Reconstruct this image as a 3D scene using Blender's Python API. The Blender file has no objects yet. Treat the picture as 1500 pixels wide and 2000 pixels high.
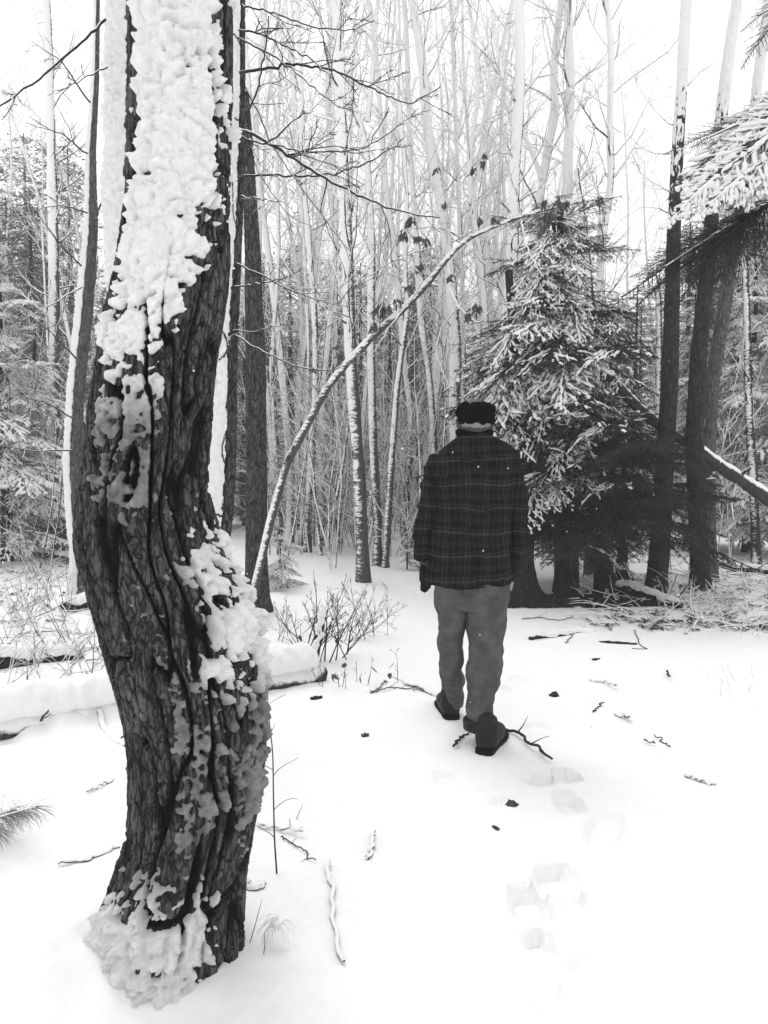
import bpy, math, random
import numpy as np
from mathutils import Vector, Matrix, Euler
R = math.radians
C = bpy.context.scene.collection
sc = bpy.context.scene
# ------------------------------------------------------------------ camera, sky, sun, exposure
F, CH, HOR = 1502.0, 1.5, 900.0            # focal length in photo pixels, eye height, horizon row
PITCH = math.atan((1000 - HOR) / F)
cam_d = bpy.data.cameras.new('camera'); cam = bpy.data.objects.new('camera', cam_d); C.objects.link(cam)
cam_d.sensor_fit = 'HORIZONTAL'; cam_d.sensor_width = 36; cam_d.lens = 36 * F / 1500
cam_d.clip_start = .05; cam_d.clip_end = 2000
cam.location = (0, 0, CH); cam.rotation_euler = (math.pi / 2 - PITCH, 0, 0)
sc.camera = cam
SUN_EL, SUN_AZ = 58, 335                    # overcast: the sun is a broad soft patch, ahead and a little left
w = bpy.data.worlds.new('World'); sc.world = w; w.use_nodes = True
nt = w.node_tree; nt.nodes.clear()
sky = nt.nodes.new('ShaderNodeTexSky'); sky.sky_type = 'NISHITA'; sky.sun_disc = False
sky.sun_elevation = R(SUN_EL); sky.sun_rotation = R(SUN_AZ); sky.dust_density = 6; sky.air_density = 1.5; sky.ozone_density = 0
bw = nt.nodes.new('ShaderNodeRGBToBW')      # cloud deck: no blue in it
mixn = nt.nodes.new('ShaderNodeMix'); mixn.data_type = 'RGBA'; mixn.inputs['Factor'].default_value = .8
bg = nt.nodes.new('ShaderNodeBackground'); bg.inputs['Strength'].default_value = .1
wo = nt.nodes.new('ShaderNodeOutputWorld')
nt.links.new(sky.outputs[0], bw.inputs[0]); nt.links.new(bw.outputs[0], mixn.inputs['A'])
mixn.inputs['B'].default_value = (9, 9, 9, 1)
nt.links.new(mixn.outputs['Result'], bg.inputs['Color']); nt.links.new(bg.outputs[0], wo.inputs[0])
sd = bpy.data.lights.new('sun', 'SUN'); sd.energy = .7; sd.angle = R(25); sd.color = (1, 1, 1)
so = bpy.data.objects.new('sun', sd); C.objects.link(so)
_e, _a = R(SUN_EL), R(SUN_AZ)
_dir = Vector((math.sin(_a) * math.cos(_e), math.cos(_a) * math.cos(_e), math.sin(_e)))
so.rotation_euler = _dir.to_track_quat('Z', 'Y').to_euler()
sc.view_settings.view_transform = 'Standard'; sc.view_settings.look = 'None'
sc.view_settings.gamma = 1; sc.view_settings.use_curve_mapping = False
sc.view_settings.exposure = 0.53
sc.cycles.use_denoising = True
sc.cycles.max_bounces = 6; sc.cycles.diffuse_bounces = 4; sc.cycles.volume_bounces = 1; sc.cycles.transparent_max_bounces = 4

# ------------------------------------------------------------------ helpers
_c, _s = math.cos(PITCH), math.sin(PITCH)
def ray(px, py):
    u, v = (px - 750) / F, -(py - 1000) / F
    return Vector((u, _c + v * _s, -_s + v * _c))
def at(px, py, Y):
    d = ray(px, py); k = Y / d.y
    return Vector((d.x * k, Y, CH + d.z * k))
def gnd(px, py, z=0.0):
    d = ray(px, py); k = (z - CH) / d.z
    return Vector((d.x * k, d.y * k, z))
def ydist(py): return gnd(750, py).y

_rs = np.random.RandomState(7)
_perm = _rs.permutation(512).astype(np.int64); _perm = np.concatenate([_perm, _perm, _perm, _perm])
_g = _rs.normal(size=(512, 3)); _g /= np.linalg.norm(_g, axis=1)[:, None]
def pn(x, y, z):
    """gradient noise, about -0.7..0.7"""
    x, y, z = np.broadcast_arrays(np.asarray(x, float), np.asarray(y, float), np.asarray(z, float))
    xi, yi, zi = np.floor(x).astype(int), np.floor(y).astype(int), np.floor(z).astype(int)
    xf, yf, zf = x - xi, y - yi, z - zi
    u, v, w_ = [t * t * t * (t * (t * 6 - 15) + 10) for t in (xf, yf, zf)]
    def h(i, j, k):
        g = _g[_perm[(_perm[(_perm[(xi + i) & 511] + yi + j) & 511] + zi + k) & 511]]
        return g[..., 0] * (xf - i) + g[..., 1] * (yf - j) + g[..., 2] * (zf - k)
    def L(a, b, t): return a + (b - a) * t
    return L(L(L(h(0,0,0), h(1,0,0), u), L(h(0,1,0), h(1,1,0), u), v),
             L(L(h(0,0,1), h(1,0,1), u), L(h(0,1,1), h(1,1,1), u), v), w_)
def fbm(x, y, z, o=3):
    s = 0; a = 1
    for i in range(o):
        s = s + a * pn(x * 2**i + 7.3 * i, y * 2**i + 3.1 * i, z * 2**i); a *= .5
    return s
def sst(a, b, x):
    t = np.clip((x - a) / (b - a), 0, 1); return t * t * (3 - 2 * t)

class MB:
    def __init__(s): s.v = []; s.q = []; s.t = []; s.n = 0; s.mq = []; s.mt = []
    def add(s, v, q=None, t=None, m=0):
        v = np.asarray(v, float)
        if q is not None and len(q): s.q.append(np.asarray(q, int) + s.n); s.mq.append(np.full(len(q), m))
        if t is not None and len(t): s.t.append(np.asarray(t, int) + s.n); s.mt.append(np.full(len(t), m))
        s.v.append(v); s.n += len(v)
    def tube(s, pts, rad, sides=4, m=0, cap=False):
        P = np.asarray(pts, float); n = len(P)
        if n < 2: return
        r = np.broadcast_to(np.asarray(rad, float), (n,)) if np.ndim(rad) else np.full(n, float(rad))
        T = np.gradient(P, axis=0); T /= (np.linalg.norm(T, axis=1)[:, None] + 1e-12)
        ref = np.array([0, 0, 1.]) if abs(T[0, 2]) < .8 else np.array([0, -1., 0])
        if abs(T[:, 2]).max() > .93 and abs(T[0, 2]) < .8: ref = np.array([.3, -.95, 0.1])
        A = np.cross(T, ref); A /= (np.linalg.norm(A, axis=1)[:, None] + 1e-9); B = np.cross(A, T)
        an = np.arange(sides) * 2 * math.pi / sides + .5
        V = P[:, None] + r[:, None, None] * (np.cos(an)[None, :, None] * A[:, None] + np.sin(an)[None, :, None] * B[:, None])
        i = np.arange(n - 1)[:, None] * sides; j = np.arange(sides)[None]; k = (j + 1) % sides
        q = np.stack([i + j, i + sides + j, i + sides + k, i + k], -1).reshape(-1, 4)[:, ::-1]
        V = V.reshape(-1, 3); t = None
        if cap:
            V = np.vstack([V, P[0], P[-1]]); c0, c1 = n * sides, n * sides + 1; b = (n - 1) * sides
            t = [(c0, j0, (j0 + 1) % sides) for j0 in range(sides)] + [(c1, b + (j0 + 1) % sides, b + j0) for j0 in range(sides)]
        s.add(V, q, t, m)
    def mesh(s, name, smooth=True, mats=()):
        V = np.vstack(s.v) if s.v else np.zeros((0, 3))
        q = np.vstack(s.q) if s.q else np.zeros((0, 4), int); t = np.vstack(s.t) if s.t else np.zeros((0, 3), int)
        me = bpy.data.meshes.new(name)
        me.vertices.add(len(V)); me.vertices.foreach_set('co', V.astype(np.float32).ravel())
        nl = q.size + t.size; me.loops.add(nl)
        me.loops.foreach_set('vertex_index', np.concatenate([q.ravel(), t.ravel()]).astype(np.int32))
        npoly = len(q) + len(t); me.polygons.add(npoly)
        st = np.concatenate([np.arange(len(q)) * 4, q.size + np.arange(len(t)) * 3]).astype(np.int32)
        me.polygons.foreach_set('loop_start', st)
        try: me.polygons.foreach_set('loop_total', np.concatenate([np.full(len(q), 4), np.full(len(t), 3)]).astype(np.int32))
        except Exception: pass
        me.polygons.foreach_set('use_smooth', np.full(npoly, smooth))
        mi = np.concatenate(s.mq + s.mt) if (s.mq or s.mt) else np.zeros(0)
        me.polygons.foreach_set('material_index', mi.astype(np.int32))
        for m in mats: me.materials.append(m)
        me.update(calc_edges=True); me.validate()
        return me

def link(name, me, parent=None, loc=(0, 0, 0), rot=(0, 0, 0), scale=None, **kw):
    o = bpy.data.objects.new(name, me); C.objects.link(o)
    o.location = loc; o.rotation_euler = rot
    if scale is not None: o.scale = (scale,) * 3 if not hasattr(scale, '__len__') else scale
    if parent: o.parent = parent
    for k, v in kw.items(): o[k] = v
    return o
def thing(name, label, cat, loc=(0, 0, 0), group=None, rot=(0, 0, 0)):
    o = link(name, None, None, loc, rot, label=label, category=cat)
    o.empty_display_size = .2
    if group: o['group'] = group
    return o
def part(name, mb, mat, parent, smooth=True, **kw):
    """mb holds world coordinates; the child is stored relative to its (unrotated) parent"""
    mats = mat if isinstance(mat, (list, tuple)) else [mat]
    me = mb.mesh(name, smooth, mats)
    o = link(name, me, parent, **kw)
    p = parent; off = Vector((0, 0, 0))
    while p: off += Vector(p.location); p = p.parent
    o.location = -off
    return o
def solo(name, mb, mat, label, cat, group=None, smooth=True, kind=None):
    mats = mat if isinstance(mat, (list, tuple)) else [mat]
    o = link(name, mb.mesh(name, smooth, mats))
    if label: o['label'] = label; o['category'] = cat
    if group: o['group'] = group
    if kind: o['kind'] = kind
    return o

# ------------------------------------------------------------------ materials
def new_mat(name):
    m = bpy.data.materials.new(name); m.use_nodes = True
    t = m.node_tree; b = t.nodes['Principled BSDF']; b.inputs['Specular IOR Level'].default_value = .2
    return m, t, b
def nd(t, typ, **kw):
    n = t.nodes.new(typ)
    for k, v in kw.items():
        if k in n.inputs.keys():
            n.inputs[k].default_value = v
        else: setattr(n, k, v)
    return n
def val(t, op, a, b=None, c=None):
    n = t.nodes.new('ShaderNodeMath'); n.operation = op
    for i, x in enumerate((a, b, c)):
        if x is None: continue
        if isinstance(x, (int, float)): n.inputs[i].default_value = x
        else: t.links.new(x, n.inputs[i])
    return n.outputs[0]
def noise(t, scale, detail=3, rough=.6, vec=None, sc3=None, obj=True):
    tc = t.nodes.new('ShaderNodeTexCoord'); n = t.nodes.new('ShaderNodeTexNoise')
    n.inputs['Scale'].default_value = scale; n.inputs['Detail'].default_value = detail; n.inputs['Roughness'].default_value = rough
    src = tc.outputs['Object']
    if sc3:
        mp = t.nodes.new('ShaderNodeMapping'); mp.inputs['Scale'].default_value = sc3
        t.links.new(src, mp.inputs[0]); src = mp.outputs[0]
    t.links.new(src, n.inputs['Vector'])
    return n.outputs[0]
def ramp(t, fac, stops):
    n = t.nodes.new('ShaderNodeValToRGB'); e = n.color_ramp.elements
    while len(e) < len(stops): e.new(.5)
    for el, (p, g) in zip(e, stops): el.position = p; el.color = (g, g, g, 1)
    t.links.new(fac, n.inputs[0]); return n.outputs[0]
def bump(t, b, h, strength=.4, dist=.01):
    n = t.nodes.new('ShaderNodeBump'); n.inputs['Strength'].default_value = strength; n.inputs['Distance'].default_value = dist
    t.links.new(h, n.inputs['Height']); t.links.new(n.outputs[0], b.inputs['Normal'])
def mixc(t, fac, a, b):
    n = t.nodes.new('ShaderNodeMix'); n.data_type = 'RGBA'
    t.links.new(fac, n.inputs['Factor'])
    for k, x in (('A', a), ('B', b)):
        if isinstance(x, (int, float)): n.inputs[k].default_value = (x, x, x, 1)
        else: t.links.new(x, n.inputs[k])
    return n.outputs['Result']

def mat_plain(name, lo, hi, scale=20, rough=.8, bs=.4, bd=.004, sc3=None, spec=.2):
    m, t, b = new_mat(name); b.inputs['Roughness'].default_value = rough; b.inputs['Specular IOR Level'].default_value = spec
    n = noise(t, scale, 4, .6, sc3=sc3); t.links.new(ramp(t, n, [(.3, lo), (.7, hi)]), b.inputs['Base Color'])
    bump(t, b, n, bs, bd); return m
M = {}
def mk_snow():
    m, t, b = new_mat('snow'); b.inputs['Roughness'].default_value = .75; b.inputs['Specular IOR Level'].default_value = .1
    n = noise(t, 28, 5, .65); n2 = noise(t, 260, 2, .5)
    t.links.new(ramp(t, n, [(.2, .84), (.8, .9)]), b.inputs['Base Color'])
    bump(t, b, val(t, 'ADD', n, val(t, 'MULTIPLY', n2, .25)), .35, .012); return m
M['snow'] = mk_snow()
M['clump'] = mat_plain('snow_clumps', .8, .9, 60, .8, .45, .006)
M['ice'] = mat_plain('wet_ice_glaze', .09, .26, 30, .45, .5, .004, spec=.3)
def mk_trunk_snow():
    """snow stuck on a trunk: plain white, or greyed by painted shade where the attribute 'painted_shade' says so"""
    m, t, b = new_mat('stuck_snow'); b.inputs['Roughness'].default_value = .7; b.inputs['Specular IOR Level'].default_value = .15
    a = nd(t, 'ShaderNodeAttribute', attribute_name='painted_shade')
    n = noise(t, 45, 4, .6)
    plain_white = ramp(t, n, [(.3, .7), (.7, .84)]); painted_shade = ramp(t, n, [(.3, .045), (.72, .16)])
    t.links.new(mixc(t, a.outputs['Fac'], plain_white, painted_shade), b.inputs['Base Color'])
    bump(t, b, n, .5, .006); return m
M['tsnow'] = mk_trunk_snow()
def mk_bark(name, lo, hi, crust, grain=(30, 30, 7), plates=(46, 46, 13), ps=1.):
    m, t, b = new_mat(name); b.inputs['Roughness'].default_value = .85; b.inputs['Specular IOR Level'].default_value = .15
    fib = noise(t, 1, 6, .75, sc3=grain)
    n = val(t, 'ADD', val(t, 'MULTIPLY', fib, .55), val(t, 'MULTIPLY', noise(t, 210, 4, .7), .45)); n2 = noise(t, 9, 4, .6)
    # small cracked plates: stretched cells with distorted outlines
    tc = t.nodes.new('ShaderNodeTexCoord'); mp = t.nodes.new('ShaderNodeMapping'); mp.inputs['Scale'].default_value = plates; t.links.new(tc.outputs['Object'], mp.inputs[0])
    wn = t.nodes.new('ShaderNodeTexNoise'); wn.inputs['Scale'].default_value = 1.3; wn.inputs['Detail'].default_value = 4; t.links.new(mp.outputs[0], wn.inputs['Vector'])
    mx = t.nodes.new('ShaderNodeVectorMath'); mx.operation = 'MULTIPLY_ADD'; mx.inputs[1].default_value = (1.6, 1.6, 1.6); t.links.new(wn.outputs['Color'], mx.inputs[0]); t.links.new(mp.outputs[0], mx.inputs[2])
    vo = t.nodes.new('ShaderNodeTexVoronoi'); vo.feature = 'DISTANCE_TO_EDGE'; vo.inputs['Scale'].default_value = 1; t.links.new(mx.outputs[0], vo.inputs['Vector'])
    edge = ramp(t, vo.outputs['Distance'], [(.0, 0), (.13, 1)])
    base = ramp(t, n, [(.3, lo), (.7, hi)])
    a = nd(t, 'ShaderNodeAttribute', attribute_name='crust')   # weathered outer face of the bark plates, lichened
    f = val(t, 'MULTIPLY', a.outputs['Fac'], ramp(t, n2, [(.3, .45), (.65, 1)]))
    f = val(t, 'MULTIPLY', f, val(t, 'ADD', val(t, 'MULTIPLY', edge, .75), .25))
    t.links.new(mixc(t, f, base, ramp(t, n, [(.34, crust * .3), (.62, crust * 1.5)])), b.inputs['Base Color'])
    bump(t, b, val(t, 'ADD', val(t, 'MULTIPLY', edge, 1.1 * ps), n), 1., .012); return m
M['bark_front'] = mk_bark('furrowed_bark', .0015, .009, .14, (130, 130, 12))
M['bark_dark'] = mk_bark('dark_bark', .01, .06, .13, (60, 60, 10))
M['bark_right'] = mk_bark('dark_wet_bark', .006, .035, .07, (60, 60, 10))
M['bark_grey'] = mk_bark('grey_bark', .05, .14, .18, (50, 50, 10))
def mk_snowed(name, lo, hi, wind=None, top=.25, hgain=0.0, base_z=2., grain=(12, 12, 45)):
    """bark with snow where the surface faces up, and (wind) where snow was blown against it"""
    m, t, b = new_mat(name); b.inputs['Roughness'].default_value = .8; b.inputs['Specular IOR Level'].default_value = .1
    g = t.nodes.new('ShaderNodeNewGeometry'); sep = t.nodes.new('ShaderNodeSeparateXYZ'); t.links.new(g.outputs['Normal'], sep.inputs[0])
    n = noise(t, 1, 4, .7, sc3=grain)
    nb = noise(t, 1, 4, .7, sc3=(40, 40, 8))
    bark = ramp(t, nb, [(.3, lo), (.7, hi)])
    up = val(t, 'ADD', sep.outputs['Z'], val(t, 'MULTIPLY', n, .5))
    mask = val(t, 'SMOOTH_MIN', 1.0, val(t, 'MULTIPLY', val(t, 'SUBTRACT', up, top + .2), 6.0), .1)
    mask = val(t, 'MAXIMUM', mask, 0.0)
    if wind is not None:
        dp = t.nodes.new('ShaderNodeVectorMath'); dp.operation = 'DOT_PRODUCT'
        t.links.new(g.outputs['Normal'], dp.inputs[0]); dp.inputs[1].default_value = (-.62, -.78, 0)
        ps = t.nodes.new('ShaderNodeSeparateXYZ'); t.links.new(g.outputs['Position'], ps.inputs[0])
        n3 = noise(t, 1, 2, .5, sc3=(2.5, 2.5, 1.2))
        x = val(t, 'ADD', dp.outputs['Value'], val(t, 'MULTIPLY', val(t, 'SUBTRACT', n, .5), 2.0))
        x = val(t, 'ADD', x, val(t, 'MULTIPLY', val(t, 'SUBTRACT', n3, .5), 1.4))
        x = val(t, 'ADD', x, val(t, 'MULTIPLY', val(t, 'MINIMUM', val(t, 'SUBTRACT', ps.outputs['Z'], base_z), 5.0), hgain))  # extra whitening with height also paints in a pale fade
        wm = val(t, 'MULTIPLY', val(t, 'SUBTRACT', x, wind), 5.0)
        mask = val(t, 'MAXIMUM', mask, wm)
    mask = val(t, 'MINIMUM', mask, 1.0)
    t.links.new(mixc(t, mask, bark, .86), b.inputs['Base Color'])
    bump(t, b, val(t, 'ADD', val(t, 'MULTIPLY', mask, .8), n), .6, .012); return m
M['plaster'] = mk_snowed('bark_with_blown_snow', .03, .12, wind=.52, hgain=.21)
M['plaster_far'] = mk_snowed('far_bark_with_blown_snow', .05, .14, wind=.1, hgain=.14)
M['darkplaster'] = mk_snowed('dark_bark_patchy_snow', .015, .05, wind=.75, hgain=.12)
M['twig'] = mk_snowed('twig_bark', .03, .09, wind=.6, hgain=.06, top=.05, grain=(25, 25, 25))
M['limb'] = mk_snowed('limb_bark', .015, .05, top=.35, grain=(25, 25, 25))
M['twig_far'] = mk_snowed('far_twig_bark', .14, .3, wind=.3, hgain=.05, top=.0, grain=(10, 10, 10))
M['twig_bare'] = mat_plain('bare_twig', .015, .05, 60)
M['log'] = mk_snowed('log_bark', .02, .08, top=.15, grain=(14, 14, 14))
M['needle'] = mat_plain('spruce_needles', .01, .035, 6, .6, 0, .001)
M['needle_far'] = mat_plain('far_spruce_needles', .07, .17, 3, .7, 0, .001)  # lightened: part of the distance haze is painted into this colour
M['needle_grey'] = mat_plain('hemlock_needles', .03, .07, 6, .6, 0, .001)
M['needle_pale_fade'] = mat_plain('pale_fade_needles', .16, .3, 6, .7, 0, .001)  # lightened tone paints a white fade into the needles
M['leaf'] = mat_plain('dead_leaf', .05, .14, 60, .7, .3, .002)
M['litter'] = mat_plain('leaf_litter', .012, .06, 40, .85, .4, .004)
M['hat'] = mat_plain('black_fleece', .0015, .006, 90, .95, .8, .008, spec=.02)
M['hair'] = mat_plain('grey_hair', .16, .4, 1, .8, .6, .004, sc3=(300, 300, 20))
M['skin'] = mat_plain('skin', .05, .08, 30, .6, .2, .002)
M['glove'] = mat_plain('dark_glove', .004, .014, 60, .8, .5, .003, spec=.1)
M['boot'] = mat_plain('boot_leather', .006, .02, 40, .6, .5, .003)
M['sole'] = mat_plain('boot_sole', .003, .006, 30, .8, .3, .002)
M['eye'] = mat_plain('eye', .3, .4, 5, .3, 0, .001)

# ------------------------------------------------------------------ the ground
prints = [  # px, py, half length m, half width, heading deg (0 = straight ahead), depth
    (1105, 1520, .07, .055, -5, .030), (1110, 1568, .085, .05, -6, .028),
    (1180, 1620, .15, .06, 25, .016), (1083, 1722, .10, .065, 5, .030), (1034, 1770, .10, .06, 0, .030),
    (1050, 1850, .045, .04, 0, .028), (1125, 1765, .08, .035, -60, .016), (1145, 1920, .09, .055, 20, .014), (1095, 1990, .09, .055, 10, .014),
    (865, 1520, .06, .035, 0, .014), (1050, 1525, .07, .04, -50, .022), (980, 1350, .07, .045, 0, .015), (1040, 1425, .09, .045, 60, .010),
    (1270, 1575, .08, .05, 20, .008), (975, 1565, .035, .025, 30, .014), (1010, 1330, .08, .04, 10, .01)]
PR = []
for px, py, a, b_, h, dz in prints:
    g = gnd(px, py); PR.append((g.x, g.y, a * 1.08, b_ * 1.08, R(h), dz * 1.7))
def ground_h(x, y):
    x = np.asarray(x, float); y = np.asarray(y, float)
    h = .03 * pn(x * .55, y * .55, 3.3) + .024 * pn(x * 1.6, y * 1.6, 1.1) + .011 * pn(x * 5, y * 5, .4) + .005 * pn(x * 14, y * 14, .9)
    h = h + .0022 * np.abs(pn(x * 30, y * 30, .2))
    # hummocks beside the bent tree and at the left
    h = h + .05 * np.abs(pn(x * 2.1 + 3, y * 2.1, 8.2)) * sst(-.2, -1.2, x) * sst(1.8, 3, y) + .012 * np.abs(pn(x * 9, y * 9, 6.)) * sst(.1, -.8, x)
    # drift against the foot of the bent tree, and snow banked along the thick log
    h = h + .12 * np.exp(-((x + .96) / .30) ** 2 - ((y - 2.06) / .22) ** 2) * (1 + .25 * pn(x * 9, y * 9, 2.)) - .05 * np.exp(-((x + .62) / .25) ** 2 - ((y - 1.98) / .16) ** 2)
    lx, ly = -2.43, 4.0; dx_, dy_ = 1.98, 1.33; L_ = math.hypot(dx_, dy_); tt = ((x - lx) * dx_ + (y - ly) * dy_) / L_; dd = ((x - lx) * -dy_ + (y - ly) * dx_) / L_
    h = h + np.clip(.05 + .16 * pn(tt * 2.2, 3., 1.) + .07 * pn(tt * 7, 5., 1.), 0, .16) * np.exp(-((dd + .12) / .16) ** 2) * (1 - sst(L_ - 1.0, L_ - .6, tt))
    # lumps over buried sticks
    h = h + .012 * sst(.1, .35, pn(x * 4.2 + 3, y * 4.2, 5.5)) * sst(.0, .3, pn(x * .8, y * .8, 9.1))
    far = sst(12, 60, y)
    h = h + far * (.5 * pn(x * .03, y * .03, 2.) )
    for (gx, gy, a, b_, hd, dz) in PR:
        dx, dy = x - gx, y - gy
        l = dy * math.cos(hd) + dx * math.sin(hd); s_ = dx * math.cos(hd) - dy * math.sin(hd)
        d = (np.abs(l) / a) ** 2.6 + (np.abs(s_) / b_) ** 2.6
        d = d + .25 * pn(x * 22, y * 22, 4.)
        ins = 1 - sst(.75, 1.25, d)
        rim = np.exp(-((d - 1.55) / .45) ** 2)
        h = h - dz * ins * (1 + .1 * np.sin(l * 220)) + dz * .22 * rim
    # snow mound round the foot of the near tree and its print-like hollow
    tx, ty = -.85, 2.45
    r = np.hypot((x - tx) / 1.3, y - ty)
    h = h + .045 * np.exp(-(r / .38) ** 2) * sst(1.95, 2.35, y)
    return h
def gz(x, y): return float(ground_h(np.array([x]), np.array([y]))[0])
def grid_ground():
    xs = np.concatenate([-np.geomspace(400, 2.62, 60), np.linspace(-2.6, 3.2, 300), np.geomspace(3.22, 400, 60)])
    ys = np.concatenate([-np.geomspace(60, 1.0, 14)[:-1], np.linspace(-1, 1.35, 12), np.linspace(1.37, 6.5, 270), np.geomspace(6.52, 30, 120), np.geomspace(31, 600, 30)])
    X, Y = np.meshgrid(xs, ys); Z = ground_h(X, Y); nx, ny = len(xs), len(ys)
    mb = MB(); i = np.arange(ny - 1)[:, None] * nx + np.arange(nx - 1)[None]
    q = np.stack([i, i + 1, i + nx + 1, i + nx], -1).reshape(-1, 4)
    mb.add(np.stack([X, Y, Z], -1).reshape(-1, 3), q)
    o = link('snow_ground', mb.mesh('snow_ground', True, [M['snow']])); o['kind'] = 'structure'
grid_ground()

# ------------------------------------------------------------------ near trunks: real bark relief and stuck snow
def hi_trunk(root, rows, Y, nu, zs, seed, bark, fis=(22, 5.0), depth=.014, mask=None, painted_shade=None, snow_t=.022, snow_k=22, flare=0, plate=1., fine=0):
    """rows: (py, left px, right px). Rings are horizontal; the trunk passes through the outline at distance Y."""
    rows = sorted(rows); py = np.array([r[0] for r in rows], float)
    zc = np.array([at(750, p, Y).z for p in py]); k = np.array([Y / ray(750, p).y for p in py]) / F
    cx = np.array([((r[1] + r[2]) / 2 - 750) for r in rows]) * k; rr = np.array([(r[2] - r[1]) / 2 for r in rows]) * k
    o = np.argsort(zc); zc, cx, rr, pyo = zc[o], cx[o], rr[o], py[o]
    def smooth_interp(z, a):
        acc = 0
        for dz in (-.05, -.025, 0, .025, .05): acc = acc + np.interp(z + dz, zc, a)
        return acc / 5
    CX, RR, PY = smooth_interp(zs, cx), smooth_interp(zs, rr), np.interp(zs, zc, pyo)
    ex = np.maximum(0, zs - zc[-1]); slope = (cx[-1] - cx[-3]) / (zc[-1] - zc[-3]); CX = CX + ex * slope; RR = RR * np.maximum(.25, 1 - ex * .05)
    na = int(nu * .72); th = np.concatenate([np.linspace(math.pi - .35, 2 * math.pi + .35, na, endpoint=False), np.linspace(.35, math.pi - .35, nu - na, endpoint=False)])
    TH, Z = np.meshgrid(th, zs); cxx, r0 = CX[:, None], RR[:, None]; P = PY[:, None] + 0 * TH
    ux, uy = np.cos(TH), np.sin(TH)
    a, bz = fis; S = seed * 13.7
    wx = .35 * pn(ux * r0 * 9 + S, uy * r0 * 9, Z * 4); wz = .5 * pn(ux * r0 * 9, uy * r0 * 9 + S, Z * 5)
    n1 = pn(ux * r0 * a + wx + S, uy * r0 * a, Z * bz + wz)
    n2 = pn(ux * r0 * a * 2.3 + S, uy * r0 * a * 2.3 + wx * 2, Z * bz * 2.6 + wz)
    n3 = fbm(ux * r0 * 70 + S, uy * r0 * 70, Z * 34, 3)
    c1 = sst(.03, .095, np.abs(n1)); c2 = sst(.012, .06, np.abs(n2))
    n5 = pn(ux * r0 * a * .9 + S + 9, uy * r0 * a * .9, Z * a * 1.5 + wx); c5 = 1 - (1 - sst(.008, .045, np.abs(n5))) * sst(-.05, .25, pn(ux * r0 * a * .5, uy * r0 * a * .5 + S, Z * a * .4))
    pl = c1 * (.58 + .28 * c2 + .14 * c5)
    lump = pn(ux * 1.3 + S, uy * 1.3, Z * 2.2) * .06 * r0
    hb = depth * (pl - 1) + lump + .0022 * n3 * (depth / .014) + .002 * np.floor(3 * fbm(ux * r0 * 40, uy * r0 * 40 + S, Z * 18, 2)) / 3
    if flare:
        zf = np.clip((.55 - Z) / .6, 0, 1) ** 2
        hb = hb + flare * zf * (.5 + .5 * np.cos(TH * 5 + S) )
    rb = r0 + hb
    def meshit(rad, keep=None):
        V = np.stack([cxx + rad * ux, Y + rad * uy, Z], -1).reshape(-1, 3)
        nz = len(zs); i = np.arange(nz - 1)[:, None] * nu; j = np.arange(nu)[None]; kk = (j + 1) % nu
        q = np.stack([i + j, i + kk, i + nu + kk, i + nu + j], -1).reshape(-1, 4)
        return V, q
    V, q = meshit(rb); mb = MB(); mb.add(V, q)
    t = part('trunk', mb, bark, root)
    at_ = t.data.attributes.new('crust', 'FLOAT', 'POINT'); at_.data.foreach_set('value', np.clip(c1 * (.35 + .65 * c2 * c5) * (.6 + .4 * sst(-.35, .45, n3 + .3)), 0, 1).astype(np.float32).ravel())
    if mask is None: return t
    m = mask(ux, P, Z, TH)
    K = snow_k
    q1, q2, q3 = ux * r0 * K, uy * r0 * K, Z * K; wp = .7 * pn(q1 * .7 + S, q2 * .7, q3 * .7); wq = .7 * pn(q1 * .7, q2 * .7 + S, q3 * .7 + 5)
    bl = .8 * (.25 + pn(q1 * .6 + 2, q2 * .6, q3 * .6)) + 2.5 * np.abs(pn(q1 + wp + S + 5, q2, q3 + wq)) + .8 * np.abs(pn(q1 * 2.3 + wp, q2 * 2.3 + S, q3 * 2.3 + wq)) + .4 * np.abs(pn(q1 * 5, q2 * 5 + S, q3 * 5 + wp))
    bl = bl * .8
    lowf = fbm(ux * r0 * K * .45 + 3 * S, uy * r0 * K * .45, Z * K * .45, 2)
    hif = pn(ux * r0 * K * 1.7 + S, uy * r0 * K * 1.7, Z * K * 1.7) + .5 * pn(ux * r0 * K * 3.6, uy * r0 * K * 3.6 + S, Z * K * 3.6)
    rag = .75 * lowf + .95 * hif if fine else .7 * lowf + .35 * hif
    mm = np.clip(m + rag * .75 - plate * .5 * (1 - c1) * (1 - sst(.75, 1., m)), -1, 1.3)
    wv = np.clip(painted_shade(ux, P, Z), 0, 1) if painted_shade else 0 * P
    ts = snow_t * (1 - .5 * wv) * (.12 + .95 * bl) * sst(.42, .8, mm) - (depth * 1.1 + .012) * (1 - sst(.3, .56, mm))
    base = r0 + lump + depth * .35 * (pl - 1)
    if flare: base = base + flare * np.clip((.55 - Z) / .6, 0, 1) ** 2 * (.5 + .5 * np.cos(TH * 5 + S))
    rs = base + ts
    vis = (rs > rb - .001)
    V, q = meshit(rs); kf = vis.ravel()[q].any(axis=1); q = q[kf]
    used = np.unique(q); remap = np.zeros(len(V), int); remap[used] = np.arange(len(used))
    mb = MB(); mb.add(V[used], remap[q])
    s_ = part('stuck_snow', mb, M['tsnow'], root, kind='stuff')
    a2 = s_.data.attributes.new('painted_shade', 'FLOAT', 'POINT'); a2.data.foreach_set('value', np.clip(wv, 0, 1).astype(np.float32).ravel()[used])
    return t

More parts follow.
